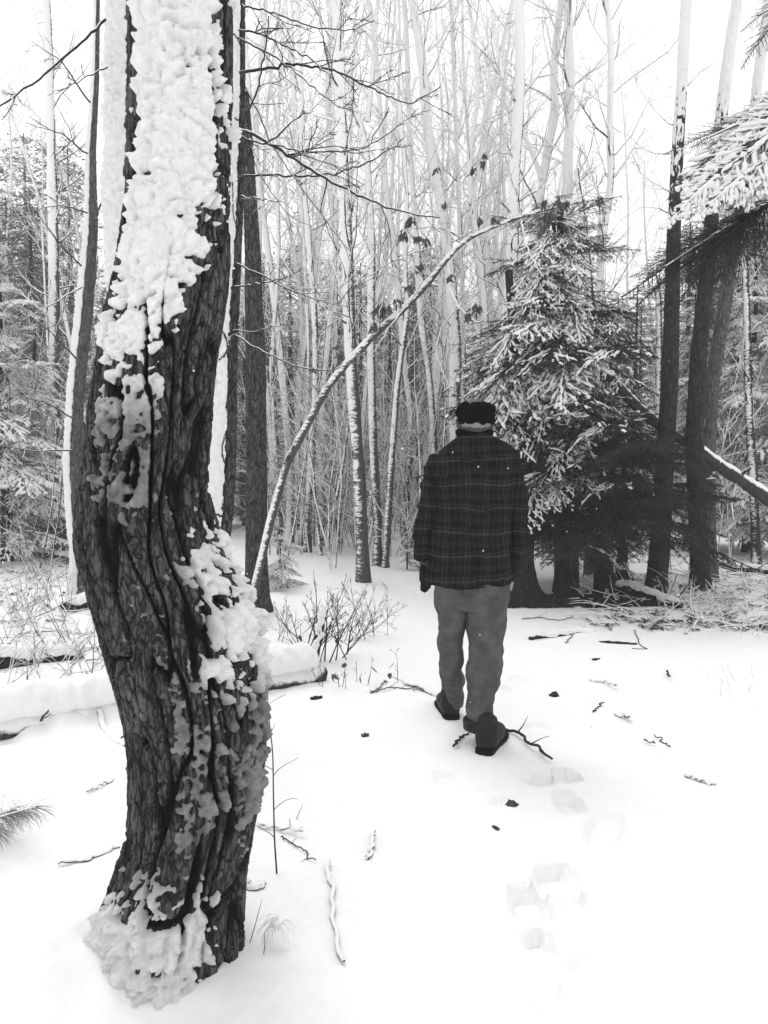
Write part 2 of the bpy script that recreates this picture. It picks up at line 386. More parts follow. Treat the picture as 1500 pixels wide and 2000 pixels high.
FR = [(0,256,452),(100,256,452),(200,256,451),(310,252,449),(400,245,447),(530,227,445),(625,205,434),(700,192,420),(750,185,415),(825,172,409),
      (900,165,404),(965,156,404),(1025,152,425),(1075,153,438),(1125,172,460),(1175,186,490),(1235,203,506),(1300,221,512),(1365,240,516),(1425,252,520),
      (1500,257,514),(1575,254,506),(1650,241,491),(1730,214,478),(1800,192,473),(1850,176,470),(1905,155,462),(1960,140,452),(2040,120,450)]
near = thing('near_tree', 'large bent tree in the left foreground, furrowed bark, upper trunk plastered with snow', 'tree', (gnd(315, 1930).x, 2.3, 0))
def mask_front(ux, P, Z, TH):
    front = (np.sin(TH) < .25)
    m = np.full(P.shape, -.6)
    top = 1 - sst(520, 900, P)
    edgeR = .68 - .38 * sst(300, 750, P) ; edgeL = -.62 - .1 * sst(500, 700, P)
    band = np.minimum(sst(edgeL - .14, edgeL + .16, ux), 1 - sst(edgeR - .1, edgeR + .5, ux))
    m = np.maximum(m, .98 * band * top ** .7 - .0)
    mid = sst(690, 760, P) * (1 - sst(960, 1060, P)) * sst(-.8, -.5, ux) * (1 - sst(.3, .6, ux))
    m = np.maximum(m, .62 * mid)
    rt = sst(1000, 1060, P) * (1 - sst(1330, 1420, P)) * sst(.25, .75, ux)
    m = np.maximum(m, .56 * rt)
    m = np.maximum(m, 1.3 * np.exp(-((P - 1205) / 55) ** 2 - ((ux - .82) / .25) ** 2) - .1)
    m = np.maximum(m, 1.2 * np.exp(-((P - 1272) / 26) ** 2 - ((ux - .55) / .16) ** 2) - .1)
    low = sst(1180, 1280, P) * (1 - sst(1560, 1700, P)) * sst(-.3, .1, ux)
    m = np.maximum(m, .5 * low)
    m = np.maximum(m, .22 * sst(950, 1000, P) * (1 - sst(1560, 1640, P)) * sst(-.6, -.3, ux))
    bot = sst(1570, 1740, P) * sst(-1.0, -.7, ux) * (1 - sst(.45, 1., ux))
    m = np.maximum(m, (.55 + .4 * sst(1640, 1850, P)) * bot + .5 * bot * sst(1690, 1800, P) * (1 - sst(-.55, -.1, ux)))
    m = np.where(front, m, np.where(P < 760, .25, -.3))
    return m
def painted_shade_front(ux, P, Z):  # darkening painted into the snow colour by height, some clumps kept white
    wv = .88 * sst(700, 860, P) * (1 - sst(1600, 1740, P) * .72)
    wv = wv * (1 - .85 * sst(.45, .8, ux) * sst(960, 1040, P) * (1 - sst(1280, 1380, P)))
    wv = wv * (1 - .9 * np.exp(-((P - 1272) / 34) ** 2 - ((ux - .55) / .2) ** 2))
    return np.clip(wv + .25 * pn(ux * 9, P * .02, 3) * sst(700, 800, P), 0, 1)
zs = np.concatenate([np.linspace(-.3, 3.0, 900), np.linspace(3.02, 6.5, 70)])
hi_trunk(near, FR, 2.3, 350, zs, 1, M['bark_front'], fis=(17, 2.7), depth=.024, mask=mask_front, painted_shade=painted_shade_front, snow_t=.034, snow_k=21, flare=.022, fine=1)

def rows_from(poly):   # (py, cx, width)
    return [(p, c - w_ / 2, c + w_ / 2) for p, c, w_ in poly]
# snow faced slender tree behind it
t2 = thing('snow_faced_tree', 'slender tree touching the right side of the large bent trunk, snow-striped left face', 'tree', (at(425, 1400, 4.4).x, 4.4, 0))
T2R = rows_from([(0,466,26),(200,464,30),(400,458,36),(560,447,44),(700,438,52),(900,434,56),(1000,428,56),(1060,420,58),(1200,415,60),(1420,408,70)])
def mask_side(edge=.35, cut=0):
    def f(ux, P, Z, TH):
        m = 1.1 * sst(-1.2, -.9, ux) * (1 - sst(edge, edge + .35, ux)) * (np.sin(TH) < .3) - .15
        ring = np.abs(pn(Z * 3.1 + .05 * ux, ux * .4 + 2, 7.7)) < .010 * cut
        return np.where(ring, -.5, m)
    return f
hi_trunk(t2, T2R, 4.4, 96, np.concatenate([np.linspace(-.1, 4.3, 520), np.linspace(4.32, 7, 60)]), 2, M['bark_dark'], fis=(30, 8), depth=.008, mask=mask_side(.3, 1), snow_t=.012, snow_k=38)
# fat snow-covered trunk on the far left of the bent tree
t3 = thing('snow_plastered_tree', 'tree rising behind the left side of the large bent trunk, thickly plastered in snow', 'tree', (at(330, 1400, 4.6).x, 4.6, 0))
T3R = rows_from([(0,236,46),(200,234,48),(400,232,46),(520,236,44),(700,262,46),(900,290,50),(1100,310,52),(1390,330,60)])
hi_trunk(t3, T3R, 4.6, 90, np.concatenate([np.linspace(-.1, 4.5, 520), np.linspace(4.55, 7, 50)]), 3, M['bark_grey'], fis=(24, 5), depth=.012, mask=mask_side(.55), snow_t=.03, snow_k=24)
t4 = thing('rough_barked_tree', 'straight dark rough-barked tree right of the bent trunk, at the foot of the arching sapling', 'tree', (gnd(505, 1195).x, ydist(1195), 0))
T4R = rows_from([(80,472,12),(200,478,20),(300,484,24),(400,489,27),(500,494,32),(700,499,39),(900,501,42),(1100,501,44),(1165,502,50),(1205,506,66)])
hi_trunk(t4, T4R, ydist(1195), 72, np.concatenate([np.linspace(-.1, 5.0, 520)]), 4, M['bark_dark'], fis=(26, 7), depth=.013)
L1 = thing('leaning_tree', 'crooked tree at the left with flared foot, snow stuck to its left side', 'tree', (gnd(160, 1175).x, ydist(1172), 0))
L1R = rows_from([(0,190,10),(150,187,14),(300,178,18),(450,178,26),(600,166,32),(750,150,32),(900,141,32),(1000,147,34),(1080,158,38),(1130,160,46),(1180,162,66)])
hi_trunk(L1, L1R, ydist(1172), 60, np.concatenate([np.linspace(-.1, 6.5, 560)]), 5, M['bark_grey'], fis=(26, 7), depth=.010, mask=mask_side(-.1), snow_t=.014, snow_k=26)
for nm, lab, rows, pyb, sd_, bk in [
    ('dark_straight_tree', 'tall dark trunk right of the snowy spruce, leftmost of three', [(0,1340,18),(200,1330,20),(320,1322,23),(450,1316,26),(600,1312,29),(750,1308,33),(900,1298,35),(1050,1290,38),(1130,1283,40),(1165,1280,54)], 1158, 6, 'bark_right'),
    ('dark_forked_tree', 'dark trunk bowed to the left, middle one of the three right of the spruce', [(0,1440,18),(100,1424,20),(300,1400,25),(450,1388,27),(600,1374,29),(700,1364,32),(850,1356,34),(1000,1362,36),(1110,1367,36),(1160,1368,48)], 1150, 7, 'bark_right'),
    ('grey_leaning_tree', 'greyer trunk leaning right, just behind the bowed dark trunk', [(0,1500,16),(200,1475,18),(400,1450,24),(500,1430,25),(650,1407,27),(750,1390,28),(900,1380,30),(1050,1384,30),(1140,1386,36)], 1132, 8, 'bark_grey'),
    ('pale_tree', 'thin paler trunk standing between the dark trunks under the snowy spruce', [(700,1112,14),(900,1118,17),(1000,1120,19),(1150,1121,21)], 1148, 9, 'bark_grey'),
    ('black_tree', 'blackish trunk with flared foot just right of the walking man', [(620,1000,16),(800,1015,24),(900,1020,28),(1000,1022,32),(1100,1024,38),(1145,1028,50),(1175,1034,84)], 1163, 10, 'bark_right'),
    ('dark_slender_tree', 'dark slender trunk left of the pale one under the spruce', [(500,1095,14),(800,1096,20),(900,1097,24),(1050,1097,27),(1130,1098,32),(1165,1104,56)], 1156, 11, 'bark_right')]:
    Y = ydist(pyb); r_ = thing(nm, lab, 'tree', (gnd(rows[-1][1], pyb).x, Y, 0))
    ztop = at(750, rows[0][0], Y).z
    hi_trunk(r_, rows_from(rows), Y, 56, np.linspace(-.1, max(ztop, 2) + .5, 300), sd_, M[bk], fis=(26, 7), depth=.009, mask=(lambda ux, P, Z, TH: (.25 + .75 * sst(700, 0, P)) * sst(720, 250, P) * (1 - sst(-.2, .3, ux - 1.1 * sst(450, 40, P))) * (np.sin(TH) < .3)) if nm in ('dark_straight_tree', 'dark_forked_tree', 'grey_leaning_tree') else None, snow_t=.01, snow_k=26)  # snow spreading toward these tops is added to imitate a white fade

# ------------------------------------------------------------------ bare trees
def unit(v): return v / (np.linalg.norm(v) + 1e-9)
def wander(p, d, L, n, curv, up, rng):
    pts = [np.array(p, float)]; d = unit(np.array(d, float)); st = L / n
    for i in range(n):
        d = unit(d + rng.normal(size=3) * curv + np.array([0, 0, up])); pts.append(pts[-1] + d * st)
    return np.array(pts)
def side_dir(d, ang, rng):
    r = unit(np.cross(d, rng.normal(size=3))); return unit(d * math.cos(ang) + r * math.sin(ang))
def twiggy(mb, pts, rad, rng, nchild, lf=.45, levels=2, up=.05, m=0, curv=.16, rmin=.0022, sides=4, ang=(.45, .95), u0=.15):
    n = len(pts); Lp = np.linalg.norm(np.diff(pts, axis=0), axis=1).sum()
    for c in range(nchild):
        u = rng.uniform(u0, .97); x = u * (n - 1); i = int(x); f = x - i
        p = pts[i] * (1 - f) + pts[i + 1] * f; d = unit(pts[i + 1] - pts[i]); r = rad[min(i, n - 1)] * .6
        L = Lp * lf * (1.1 - .7 * u) * rng.uniform(.5, 1.3); dd = side_dir(d, rng.uniform(*ang), rng)
        q = wander(p, dd, L, 5 if levels > 1 else 4, curv, up, rng)
        rr = np.linspace(max(r, rmin * 1.3), rmin, len(q)); mb.tube(q, rr, 3 if levels <= 1 else sides, m)
        if levels > 1: twiggy(mb, q, rr, rng, max(2, int(nchild * .55)), lf, levels - 1, up, m, curv, rmin, sides, ang)
def crown(mb, pts, rad, rng, n1, u0, L1, levels=3, el=(.3, 1.05), nchild=5, rmin=.0025, m=0):
    n = len(pts)
    for k in range(n1):
        u = u0 + (1 - u0) * ((k + rng.uniform(0, 1)) / n1); x = min(u * (n - 1), n - 1.001); i = int(x); f = x - i
        p = pts[i] * (1 - f) + pts[i + 1] * f; r = rad[i]
        az = rng.uniform(0, 2 * math.pi); e = rng.uniform(*el)
        d = np.array([math.cos(az) * math.cos(e), math.sin(az) * math.cos(e), math.sin(e)])
        L = L1 * rng.uniform(.45, 1.2); q = wander(p, d, L, 8, .13, .09, rng)
        rr = np.linspace(max(min(r * .3, .017), rmin * 2), rmin, len(q)); mb.tube(q, rr, 5, m)
        twiggy(mb, q, rr, rng, nchild, .5, levels - 1, .07, m, rmin=rmin)
def spline(P, W, n):
    P = np.asarray(P, float); W = np.asarray(W, float)
    d = np.concatenate([[0], np.cumsum(np.linalg.norm(np.diff(P, axis=0), axis=1))]); s = np.linspace(0, d[-1], n)
    def cr(a):
        out = np.interp(s, d, a)
        for _ in range(2):
            o2 = out.copy(); o2[1:-1] = (out[:-2] + 2 * out[1:-1] + out[2:]) / 4; out = o2
        return out
    return np.stack([cr(P[:, i]) for i in range(3)], -1), cr(W)

rng = np.random.RandomState(11)
def px_tree(name, label, poly, w0, w1, pyb, mat='plaster', tw='twig', n1=26, L1=1.5, u0=.3, extra=(), levels=3, cat='tree', rmin=.0022):
    """poly: photo pixels from the foot up; base row pyb fixes the distance."""
    Y = ydist(pyb); P = [at(x, y, Y + rng.uniform(-.05, .05)) for x, y in poly]
    P[0] = Vector((P[0].x, Y, -.05))
    k = Y / F; ztop = P[-1].z
    if poly[-1][1] <= 5:     # goes on above the frame
        d = (P[-1] - P[-2]).normalized(); P.append(P[-1] + d * 1.8 + Vector((rng.uniform(-.2, .2), 0, 0)))
    W = np.interp(np.arange(len(P)), [0, len(P) - 1], [w0 * k / 2, w1 * k / 2])
    pts, rad = spline(P, W, 44); rad = rad * (1 + .06 * rng.normal(size=len(rad))); rad[0] *= 1.35; rad[1] *= 1.12
    root = thing(name, label, cat, (P[0].x, Y, 0))
    mb = MB(); mb.tube(pts, rad, 14); part('trunk', mb, M[mat], root)
    for e in extra:
        q = [at(x, y, Y - .05 * i) for i, (x, y) in enumerate(e[0])]; q, r_ = spline(q, np.linspace(e[1] * k / 2, e[2] * k / 2, len(q)), 14)
        mb = MB(); mb.tube(q, r_, 8, cap=True); twiggy(mb, q, r_, rng, 5, .4, 2, rmin=rmin); part('branch', mb, M[mat], root)
    if n1:
        mb = MB(); crown(mb, pts, rad, rng, n1, u0, L1, levels, rmin=rmin); part('crown', mb, M[tw], root)
    return root
TREES = [
 ('young_tree', 'straightest snow-striped trunk left of the walking man, its foot nearest on the snow', [(710,1140),(706,1020),(700,900),(690,780),(682,640),(679,500),(672,350),(665,200),(660,0)], 26, 18, 1137, {}),
 ('young_tree', 'dark-edged trunk right of the snow-striped straight one, forking high up', [(737,1105),(738,1000),(730,900),(727,800),(724,640),(727,480),(722,400),(715,270),(692,210),(670,165),(655,60),(650,0)], 17, 11, 1105, dict(extra=[([(718,238),(724,180),(731,80),(738,0)], 10, 7)])),
 ('young_tree', 'tree with a forked crooked top just above the walking man, snow-faced and wavy', [(880,1080),(890,860),(885,760),(893,700),(885,620),(880,540),(868,430),(845,310),(832,240),(828,140),(815,60),(805,0)], 25, 14, 1085, dict(extra=[([(846,320),(840,300),(750,180),(720,90)], 6, 3), ([(835,100),(860,80),(900,0)], 6, 4)])),
 ('young_tree', 'slim trunk leaning right with its foot beside the snow-dusted brush pile left of the man', [(752,1108),(760,980),(765,900),(775,760),(790,650),(798,610),(790,520),(795,380),(780,200)], 14, 8, 1108, dict(n1=16)),
 ('young_tree', 'pale straight trunk in the middle distance between the arching sapling and the snow-striped trunk', [(601,1080),(602,1000),(608,900),(616,780),(617,650),(606,500),(600,430),(592,350),(590,200),(580,0)], 14, 8, 1080, {}),
 ('young_tree', 'very thin trunk immediately left of the pale straight trunk', [(587,1066),(590,1000),(598,860),(604,700),(598,560),(590,420),(575,200),(570,0)], 8, 5, 1066, {}),
 ('dead_sapling', 'bare leaning sapling without top, its foot touching a crooked one', [(637,1085),(645,1020),(662,950),(672,890),(680,830)], 8, 5, 1085, dict(n1=5, L1=.7, u0=.4)),
 ('dead_sapling', 'crooked thin dead sapling left of the leaning one, bent at the foot', [(628,1085),(622,1040),(616,980),(612,920),(600,860)], 9, 3, 1086, dict(n1=5, L1=.7, u0=.4)),
 ('young_tree', 'snowy trunk showing between the rough dark tree and the arching sapling', [(546,1055),(547,950),(537,850),(530,720),(535,650),(545,500),(540,300),(550,100)], 12, 6, 1060, {}),
 ('young_tree', 'grey trunk partly hidden by the left shoulder of the man', [(812,1070),(815,980),(812,870),(800,780),(790,700),(772,500),(757,400),(745,270),(735,100),(720,0)], 16, 8, 1072, {}),
 ('young_tree', 'snowy trunk rising behind the left shoulder of the man, curving left at head height', [(848,1085),(848,860),(838,720),(820,620),(815,480),(800,300),(795,100),(790,0)], 14, 8, 1080, {}),
 ('young_tree', 'thick pale trunk behind the left edge of the snowy spruce, widest of the upper trees', [(985,1110),(985,900),(990,650),(1000,520),(1005,400),(1003,340),(1012,250),(1017,120),(1013,0)], 24, 17, 1115, dict(extra=[([(1008,170),(985,180),(975,100),(960,20)], 8, 5)])),
 ('young_tree', 'pale trunk above the spruce with a broken branch slanting off its left', [(1020,1095),(1015,800),(1025,620),(1045,440),(1065,320),(1085,210),(1080,130),(1090,50),(1096,0)], 18, 13, 1095, dict(extra=[([(1058,350),(1040,300),(1020,255)], 10, 7)])),
 ('young_tree', 'straight white-faced trunk above the tip of the snowy spruce', [(1112,1100),(1108,800),(1106,600),(1108,400),(1110,300),(1115,150),(1108,0)], 20, 15, 1100, {}),
 ('young_tree', 'trunk with a kink and broken knot right of the spruce tip', [(1165,1110),(1163,800),(1165,640),(1170,560),(1177,450),(1190,375),(1200,345),(1190,300),(1192,200),(1195,100),(1185,0)], 18, 10, 1110, dict(extra=[([(1200,345),(1225,310),(1260,250)], 6, 3)])),
 ('young_tree', 'slender wavy trunk between the arching sapling and the thick pale trunk', [(955,1090),(950,650),(940,500),(920,400),(915,300),(930,230),(935,180),(930,100),(915,0)], 12, 6, 1088, dict(extra=[([(925,280),(940,250),(955,180),(960,100)], 6, 4)])),
 ('young_tree', 'thin straight trunk showing white beside the hat of the man', [(905,1080),(905,700),(905,600),(898,450),(893,300),(885,100),(880,0)], 10, 6, 1078, {}),
 ('broken_tree', 'short dark snapped-off stem beside the tip of the snowy spruce', [(1150,1120),(1158,800),(1155,620),(1145,480),(1135,400),(1125,330)], 18, 9, 1122, dict(mat='darkplaster', n1=6, L1=.5, u0=.6)),
 ('young_tree', 'grey snow-faced trunk far left behind the crooked tree', [(108,1085),(108,900),(106,700),(105,500),(100,300),(95,100),(90,0)], 24, 12, 1085, {}),
 ('young_tree', 'thin leaning stem at the left with its foot right of the grey trunk', [(122,1090),(130,1010),(140,940),(160,760),(175,620),(190,500)], 10, 5, 1090, dict(n1=10)),
 ('young_tree', 'thin pale stem standing at the far left in front of the dark evergreens', [(87,1040),(90,920),(97,810),(95,700),(80,400)], 7, 4, 1042, dict(n1=12)),
 ('young_tree', 'double grey stem close behind the left side of the tall dark trunk', [(1295,1080),(1290,900),(1287,750),(1288,640),(1285,570)], 14, 10, 1085, dict(mat='darkplaster', n1=8, L1=.8, u0=.6)),
 ('young_tree', 'thin dark trunk at the right edge among snowy evergreen boughs', [(1480,1105),(1472,950),(1462,800),(1460,650),(1452,450),(1450,300)], 18, 10, 1108, dict(mat='darkplaster', n1=14, L1=1.)),
 ('young_tree', 'dark-sided trunk half hidden by the left sleeve of the man', [(790,1075),(792,1000),(800,900),(805,800)], 16, 12, 1075, dict(mat='darkplaster', n1=5, u0=.5)),
 ('young_tree', 'faint white trunk just right of the rough dark tree near the top of the picture', [(520,1045),(520,900),(515,700),(505,400),(500,200),(515,60),(520,0)], 9, 8, 1046, {}),
 ('young_tree', 'slim white trunk with its foot left of centre, behind the pale straight trunk', [(665,1062),(662,900),(656,700),(655,500),(640,250),(645,0)], 10, 6, 1062, {}),
]
for nm, lab, poly, w0, w1, pyb, kw in TREES: px_tree(nm, lab, poly, w0, w1, pyb, **kw)

def zone(x, Y):
    px = 750 + F * x / Y
    for lim, t_ in ((190, 'left of the large bent tree'), (480, 'hidden behind the large bent tree'), (800, 'between the bent tree and the man'), (1000, 'above and behind the man'), (1270, 'behind the snowy spruce')):
        if px < lim: return t_
    return 'behind the three dark trunks at the right'
# more bare trees farther back: shared meshes
proto = []
for i in range(7):
    r_ = np.random.RandomState(100 + i); H = r_.uniform(11, 14)
    base = wander((0, 0, -.1), (r_.uniform(-.06, .06), 0, 1), H, 22, .035, .02, r_); rad = np.linspace(.075, .02, len(base)) * r_.uniform(.7, 1.1)
    a = MB(); pts, rd = spline(base, rad, 40); a.tube(pts, rd, 9); b_ = MB(); crown(b_, pts, rd, r_, 22, .3, 2.0, 3, rmin=.0032)
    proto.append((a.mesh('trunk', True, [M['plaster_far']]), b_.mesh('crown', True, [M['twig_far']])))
r_ = np.random.RandomState(5)
for i in range(66):
    Y = r_.uniform(13.5, 34); x = r_.uniform(-.62, .62) * Y
    if i < 30: Y = r_.uniform(13.5, 20); x = r_.uniform(-.22, .18) * Y
    if .28 < x / Y < .5 and Y < 17: continue
    tr, cw = proto[i % 7]; a = r_.uniform(0, 6.28)
    rt = thing('bare_tree', 'slim snow-dusted bare tree of the far wood, ' + zone(x, Y), 'tree', (x, Y, gz(x, Y)), 'far bare trees ' + zone(x, Y))
    s = r_.uniform(.7, 1.1); rt.scale = (s, s, s)
    link('trunk', tr, rt, rot=(0, 0, a)); link('crown', cw, rt, rot=(0, 0, a))

# thin saplings between the trunks: a web of fine snowy twigs
def sap_proto(seed):
    r_ = np.random.RandomState(seed); mb = MB()
    for k in range(3):
        q = wander((r_.normal() * .15, r_.normal() * .15, -.05), (r_.normal() * .25, r_.normal() * .25, 1), r_.uniform(2.2, 4.2), 12, .07, .03, r_); rr = np.linspace(.016, .004, len(q)); mb.tube(q, rr, 6); twiggy(mb, q, rr, r_, 13, .33, 2, .03, rmin=.0028, ang=(.6, 1.2))
    return mb.mesh('stems', True, [M['twig']])
SAP = [sap_proto(500 + i) for i in range(5)]
r_ = np.random.RandomState(55)
for i in range(46):
    px = r_.uniform(520, 870) if i < 30 else r_.uniform(-20, 160) if i < 37 else r_.uniform(900, 1480); Y = r_.uniform(10.5, 15.5); x = (px - 750) / F * Y; s = r_.uniform(.7, 1.15)
    rt = thing('thin_sapling', 'thin snow-lined sapling clump of the understory, ' + zone(x, Y), 'sapling', (x, Y, gz(x, Y)), 'understory saplings ' + zone(x, Y))
    rt.scale = (s, s, s); link('stems', SAP[i % 5], rt, rot=(0, 0, r_.uniform(0, 6.28)))

# ------------------------------------------------------------------ spruces
def bough_mesh(seed, L=1.2, snow=.6, nl=.021, nw=.0055, dens=210, droop=-.25, spread=.42, step=.045, nmat='needle', snr=.0105):
    r_ = np.random.RandomState(seed); need = MB(); wood = MB(); sn = MB()
    main = wander((0, 0, 0), (1, 0, droop * .3), L, 14, .05, droop * .05, r_)
    twigs = [(main, .85)]; wood.tube(main, np.linspace(.009, .003, len(main)), 5)
    x = .06 * L; side = 1
    while x < L * .98:
        u = x / L; i = min(int(u * 14), 13); f = u * 14 - i; p = main[i] * (1 - f) + main[i + 1] * f; d = unit(main[i + 1] - main[i])
        ln = L * spread * (.25 + 1.0 * math.sin(math.pi * min(1, (.12 + u) ** .8)) ** .8) * (1 - u * .45) * r_.uniform(.65, 1.15)
        a = R(r_.uniform(42, 62)) * side; dd = np.array([d[0] * math.cos(a) - d[1] * math.sin(a), d[0] * math.sin(a) + d[1] * math.cos(a), d[2] - .1 + r_.uniform(-.1, .08)])
        q = wander(p, dd, ln, 6, .06, -.035, r_); twigs.append((q, .9)); wood.tube(q, np.linspace(.0035, .0012, len(q)), 3)
        m_ = int(ln / .05)
        for k in range(m_):
            uu = (k + .5) / m_ * .95; jj = min(int(uu * 6), 5); pp = q[jj] + (q[jj + 1] - q[jj]) * (uu * 6 - jj); d2 = unit(q[jj + 1] - q[jj]); b2 = R(r_.uniform(35, 60)) * (1 if k % 2 else -1)
            d3 = np.array([d2[0] * math.cos(b2) - d2[1] * math.sin(b2), d2[0] * math.sin(b2) + d2[1] * math.cos(b2), d2[2] + r_.uniform(-.25, .05)])
            l3 = ln * .38 * (1.05 - uu) * r_.uniform(.6, 1.3) + .02
            twigs.append((wander(pp, d3, l3, 3, .08, -.04, r_), 1.))
        x += step * r_.uniform(.7, 1.3); side = -side
    for q, wgt in twigs:
        ln = np.linalg.norm(np.diff(q, axis=0), axis=1).sum(); n = max(4, int(ln * dens)); u = r_.uniform(0, len(q) - 1.001, n); i = u.astype(int); f = (u - i)[:, None]
        p = q[i] * (1 - f) + q[i + 1] * f; d = q[i + 1] - q[i]; d /= np.linalg.norm(d, axis=1)[:, None]
        rnd = r_.normal(size=(n, 3)); rnd -= (rnd * d).sum(1)[:, None] * d; rnd /= np.linalg.norm(rnd, axis=1)[:, None]; rnd[:, 2] -= .12
        nd_ = d * .62 + rnd * .8; tip = p + nd_ * nl * r_.uniform(.7, 1.2, n)[:, None]
        sd_ = np.cross(nd_, rnd + r_.normal(size=(n, 3)) * .4); sd_ /= np.linalg.norm(sd_, axis=1)[:, None]
        V = np.stack([p - sd_ * nw / 2, p + sd_ * nw / 2, tip], 1).reshape(-1, 3); need.add(V, None, np.arange(3 * n).reshape(-1, 3))
        mid = q[len(q) // 2]; pat = float(pn(mid[0] * 4.5 + seed * 3, mid[1] * 4.5, 1.7))
        if snow > 0 and pat + r_.uniform(-.12, .12) > .55 - snow * .95:
            nn = len(q); k0 = r_.uniform(0, .3); m_ = max(4, int(ln / .03)); uu = np.linspace(k0, 1, m_) * (nn - 1); uu = np.minimum(uu, nn - 1.001); i = uu.astype(int); f = (uu - i)[:, None]
            c = q[i] * (1 - f) + q[i + 1] * f + np.array([0, 0, nl * .42]); rr = np.minimum(snr, nl * .75) * (.6 + .4 * snow) * np.clip(r_.normal(.85, .5, m_), .12, 1.7) ; rr[0] *= .4; rr[-1] *= .45
            c = c + r_.normal(size=c.shape) * nl * .16
            sn.tube(c, rr, 5, cap=True)
    me_n = need.mesh('needles', False, [M[nmat]]); me_w = wood.mesh('bough', True, [M['twig_bare']]); me_s = sn.mesh('snow_layer', True, [M['clump']]) if sn.n else None
    return me_w, me_n, me_s
BO_NOW = [None]
BOF = [bough_mesh(60 + s, snow=k, nmat='needle_pale_fade', snr=.012) for s, k in ((1, .95), (2, .85), (3, .75), (4, .5), (5, .4), (6, .3), (7, .2))]
BO = [bough_mesh(s, snow=k) for s, k in ((1, .95), (2, .85), (3, .75), (4, .5), (5, .3), (6, .08), (7, 0.0))]
def add_bough(root, p, az, el, L, kind, roll=0, BOX=None):
    w_, n_, s_ = (BO_NOW[0] or BO)[kind]; sc_ = L / 1.2
    o = link('bough', w_, root, Vector(p) - Vector(root.location), (roll, -el, az), sc_)
    link('needles', n_, o)
    if s_: link('snow_layer', s_, o, kind='stuff')
    return o
def pick(root, b, s): pass
def spruce(root, axis, rr, z0, z1, n, Lf, snowf, azr=(0, 2 * math.pi), el=(-.25, .25), seed=0, zp=1.0, gap=None):
    """axis(z) -> centre of the stem; Lf(z) bough length"""
    r_ = np.random.RandomState(seed)
    for i in range(n):
        z = z0 + (z1 - z0) * ((i + r_.uniform(0, 1)) / n) ** zp; c = axis(z); az = r_.uniform(*azr)
        if gap and gap[0] < z < gap[1] and math.cos(az) > .35: continue
        L = Lf(z) * r_.uniform(.55, 1.25); s = snowf(z, az, r_); e = r_.uniform(*el) + (.35 if z > z1 - .5 else 0)
        kind = 0 if s > .85 else 1 if s > .7 else 2 if s > .55 else 3 if s > .4 else 4 if s > .25 else 5 if s > .12 else 6
        add_bough(root, (c[0], c[1], z), az, e, L, kind, r_.uniform(-.3, .3))
# the main spruce
YS = ydist(1158)
sp_rows = [(1165,1188),(1080,1172),(1000,1163),(900,1155),(800,1138),(720,1118),(640,1104),(560,1097),(480,1085),(400,1078)]
zz = np.array([at(750, p, YS).z for p, _ in sp_rows]); xx = np.array([at(x, p, YS).x for p, x in sp_rows])
def ax_main(z): return (float(np.interp(z, zz, xx)), YS)
sp = thing('snowy_spruce', 'leaning dark spruce right of the man, upper boughs loaded with snow', 'tree', (ax_main(0)[0], YS, 0))
zt = np.linspace(-.05, zz[-1], 40); mb = MB(); mb.tube([(*ax_main(z), z) for z in zt], np.interp(zt, [0, .25, 1, 4.6], [.17, .11, .075, .012]), 12); part('trunk', mb, M['bark_right'], sp)
def Lmain(z): return float(np.interp(z, [.3, 1.2, 2.6, 3.6, 4.5], [1.2, 1.7, 1.6, .95, .4]))
def smain(z, az, r_):
    left = -math.cos(az) * .5 - math.sin(az) * .5
    return float(np.interp(z, [.8, 1.6, 2.2, 3.0, 4.4], [-.1, .0, .25, .5, .5])) + .25 * left + r_.uniform(-.2, .25)
spruce(sp, ax_main, None, .7, 4.4, 135, Lmain, smain, seed=3, el=(-.35, .1), zp=1.25, gap=(1.95, 2.75))
def aim_bough(root, a, b, Ya, Yb, kind, roll=0, k=1.0):
    p = at(a[0], a[1], Ya); q = at(b[0], b[1], Yb); d = q - p
    add_bough(root, p, math.atan2(d.y, d.x), math.atan2(d.z, math.hypot(d.x, d.y)) , d.length * k, kind, roll)
for a, b, k in [((1085,635),(885,745),0), ((1090,560),(960,640),1), ((1100,640),(1000,800),0), ((1110,700),(985,830),1), ((1105,600),(1195,690),0), ((1130,760),(1055,880),0),
                ((1098,560),(1180,620),1), ((1095,500),(1010,560),2), ((1090,480),(1160,520),2), ((1110,690),(1165,690),1), ((1100,620),(1040,700),0), ((1085,650),(920,800),4),
                ((1060,900),(1035,1010),1), ((1120,900),(1010,960),4), ((1150,880),(1090,940),1), ((1095,520),(960,590),3), ((1095,450),(1040,480),2), ((1085,420),(1120,450),3)]:
    aim_bough(sp, a, b, YS - .1, YS - 1.0, k, random.uniform(-.2, .2))
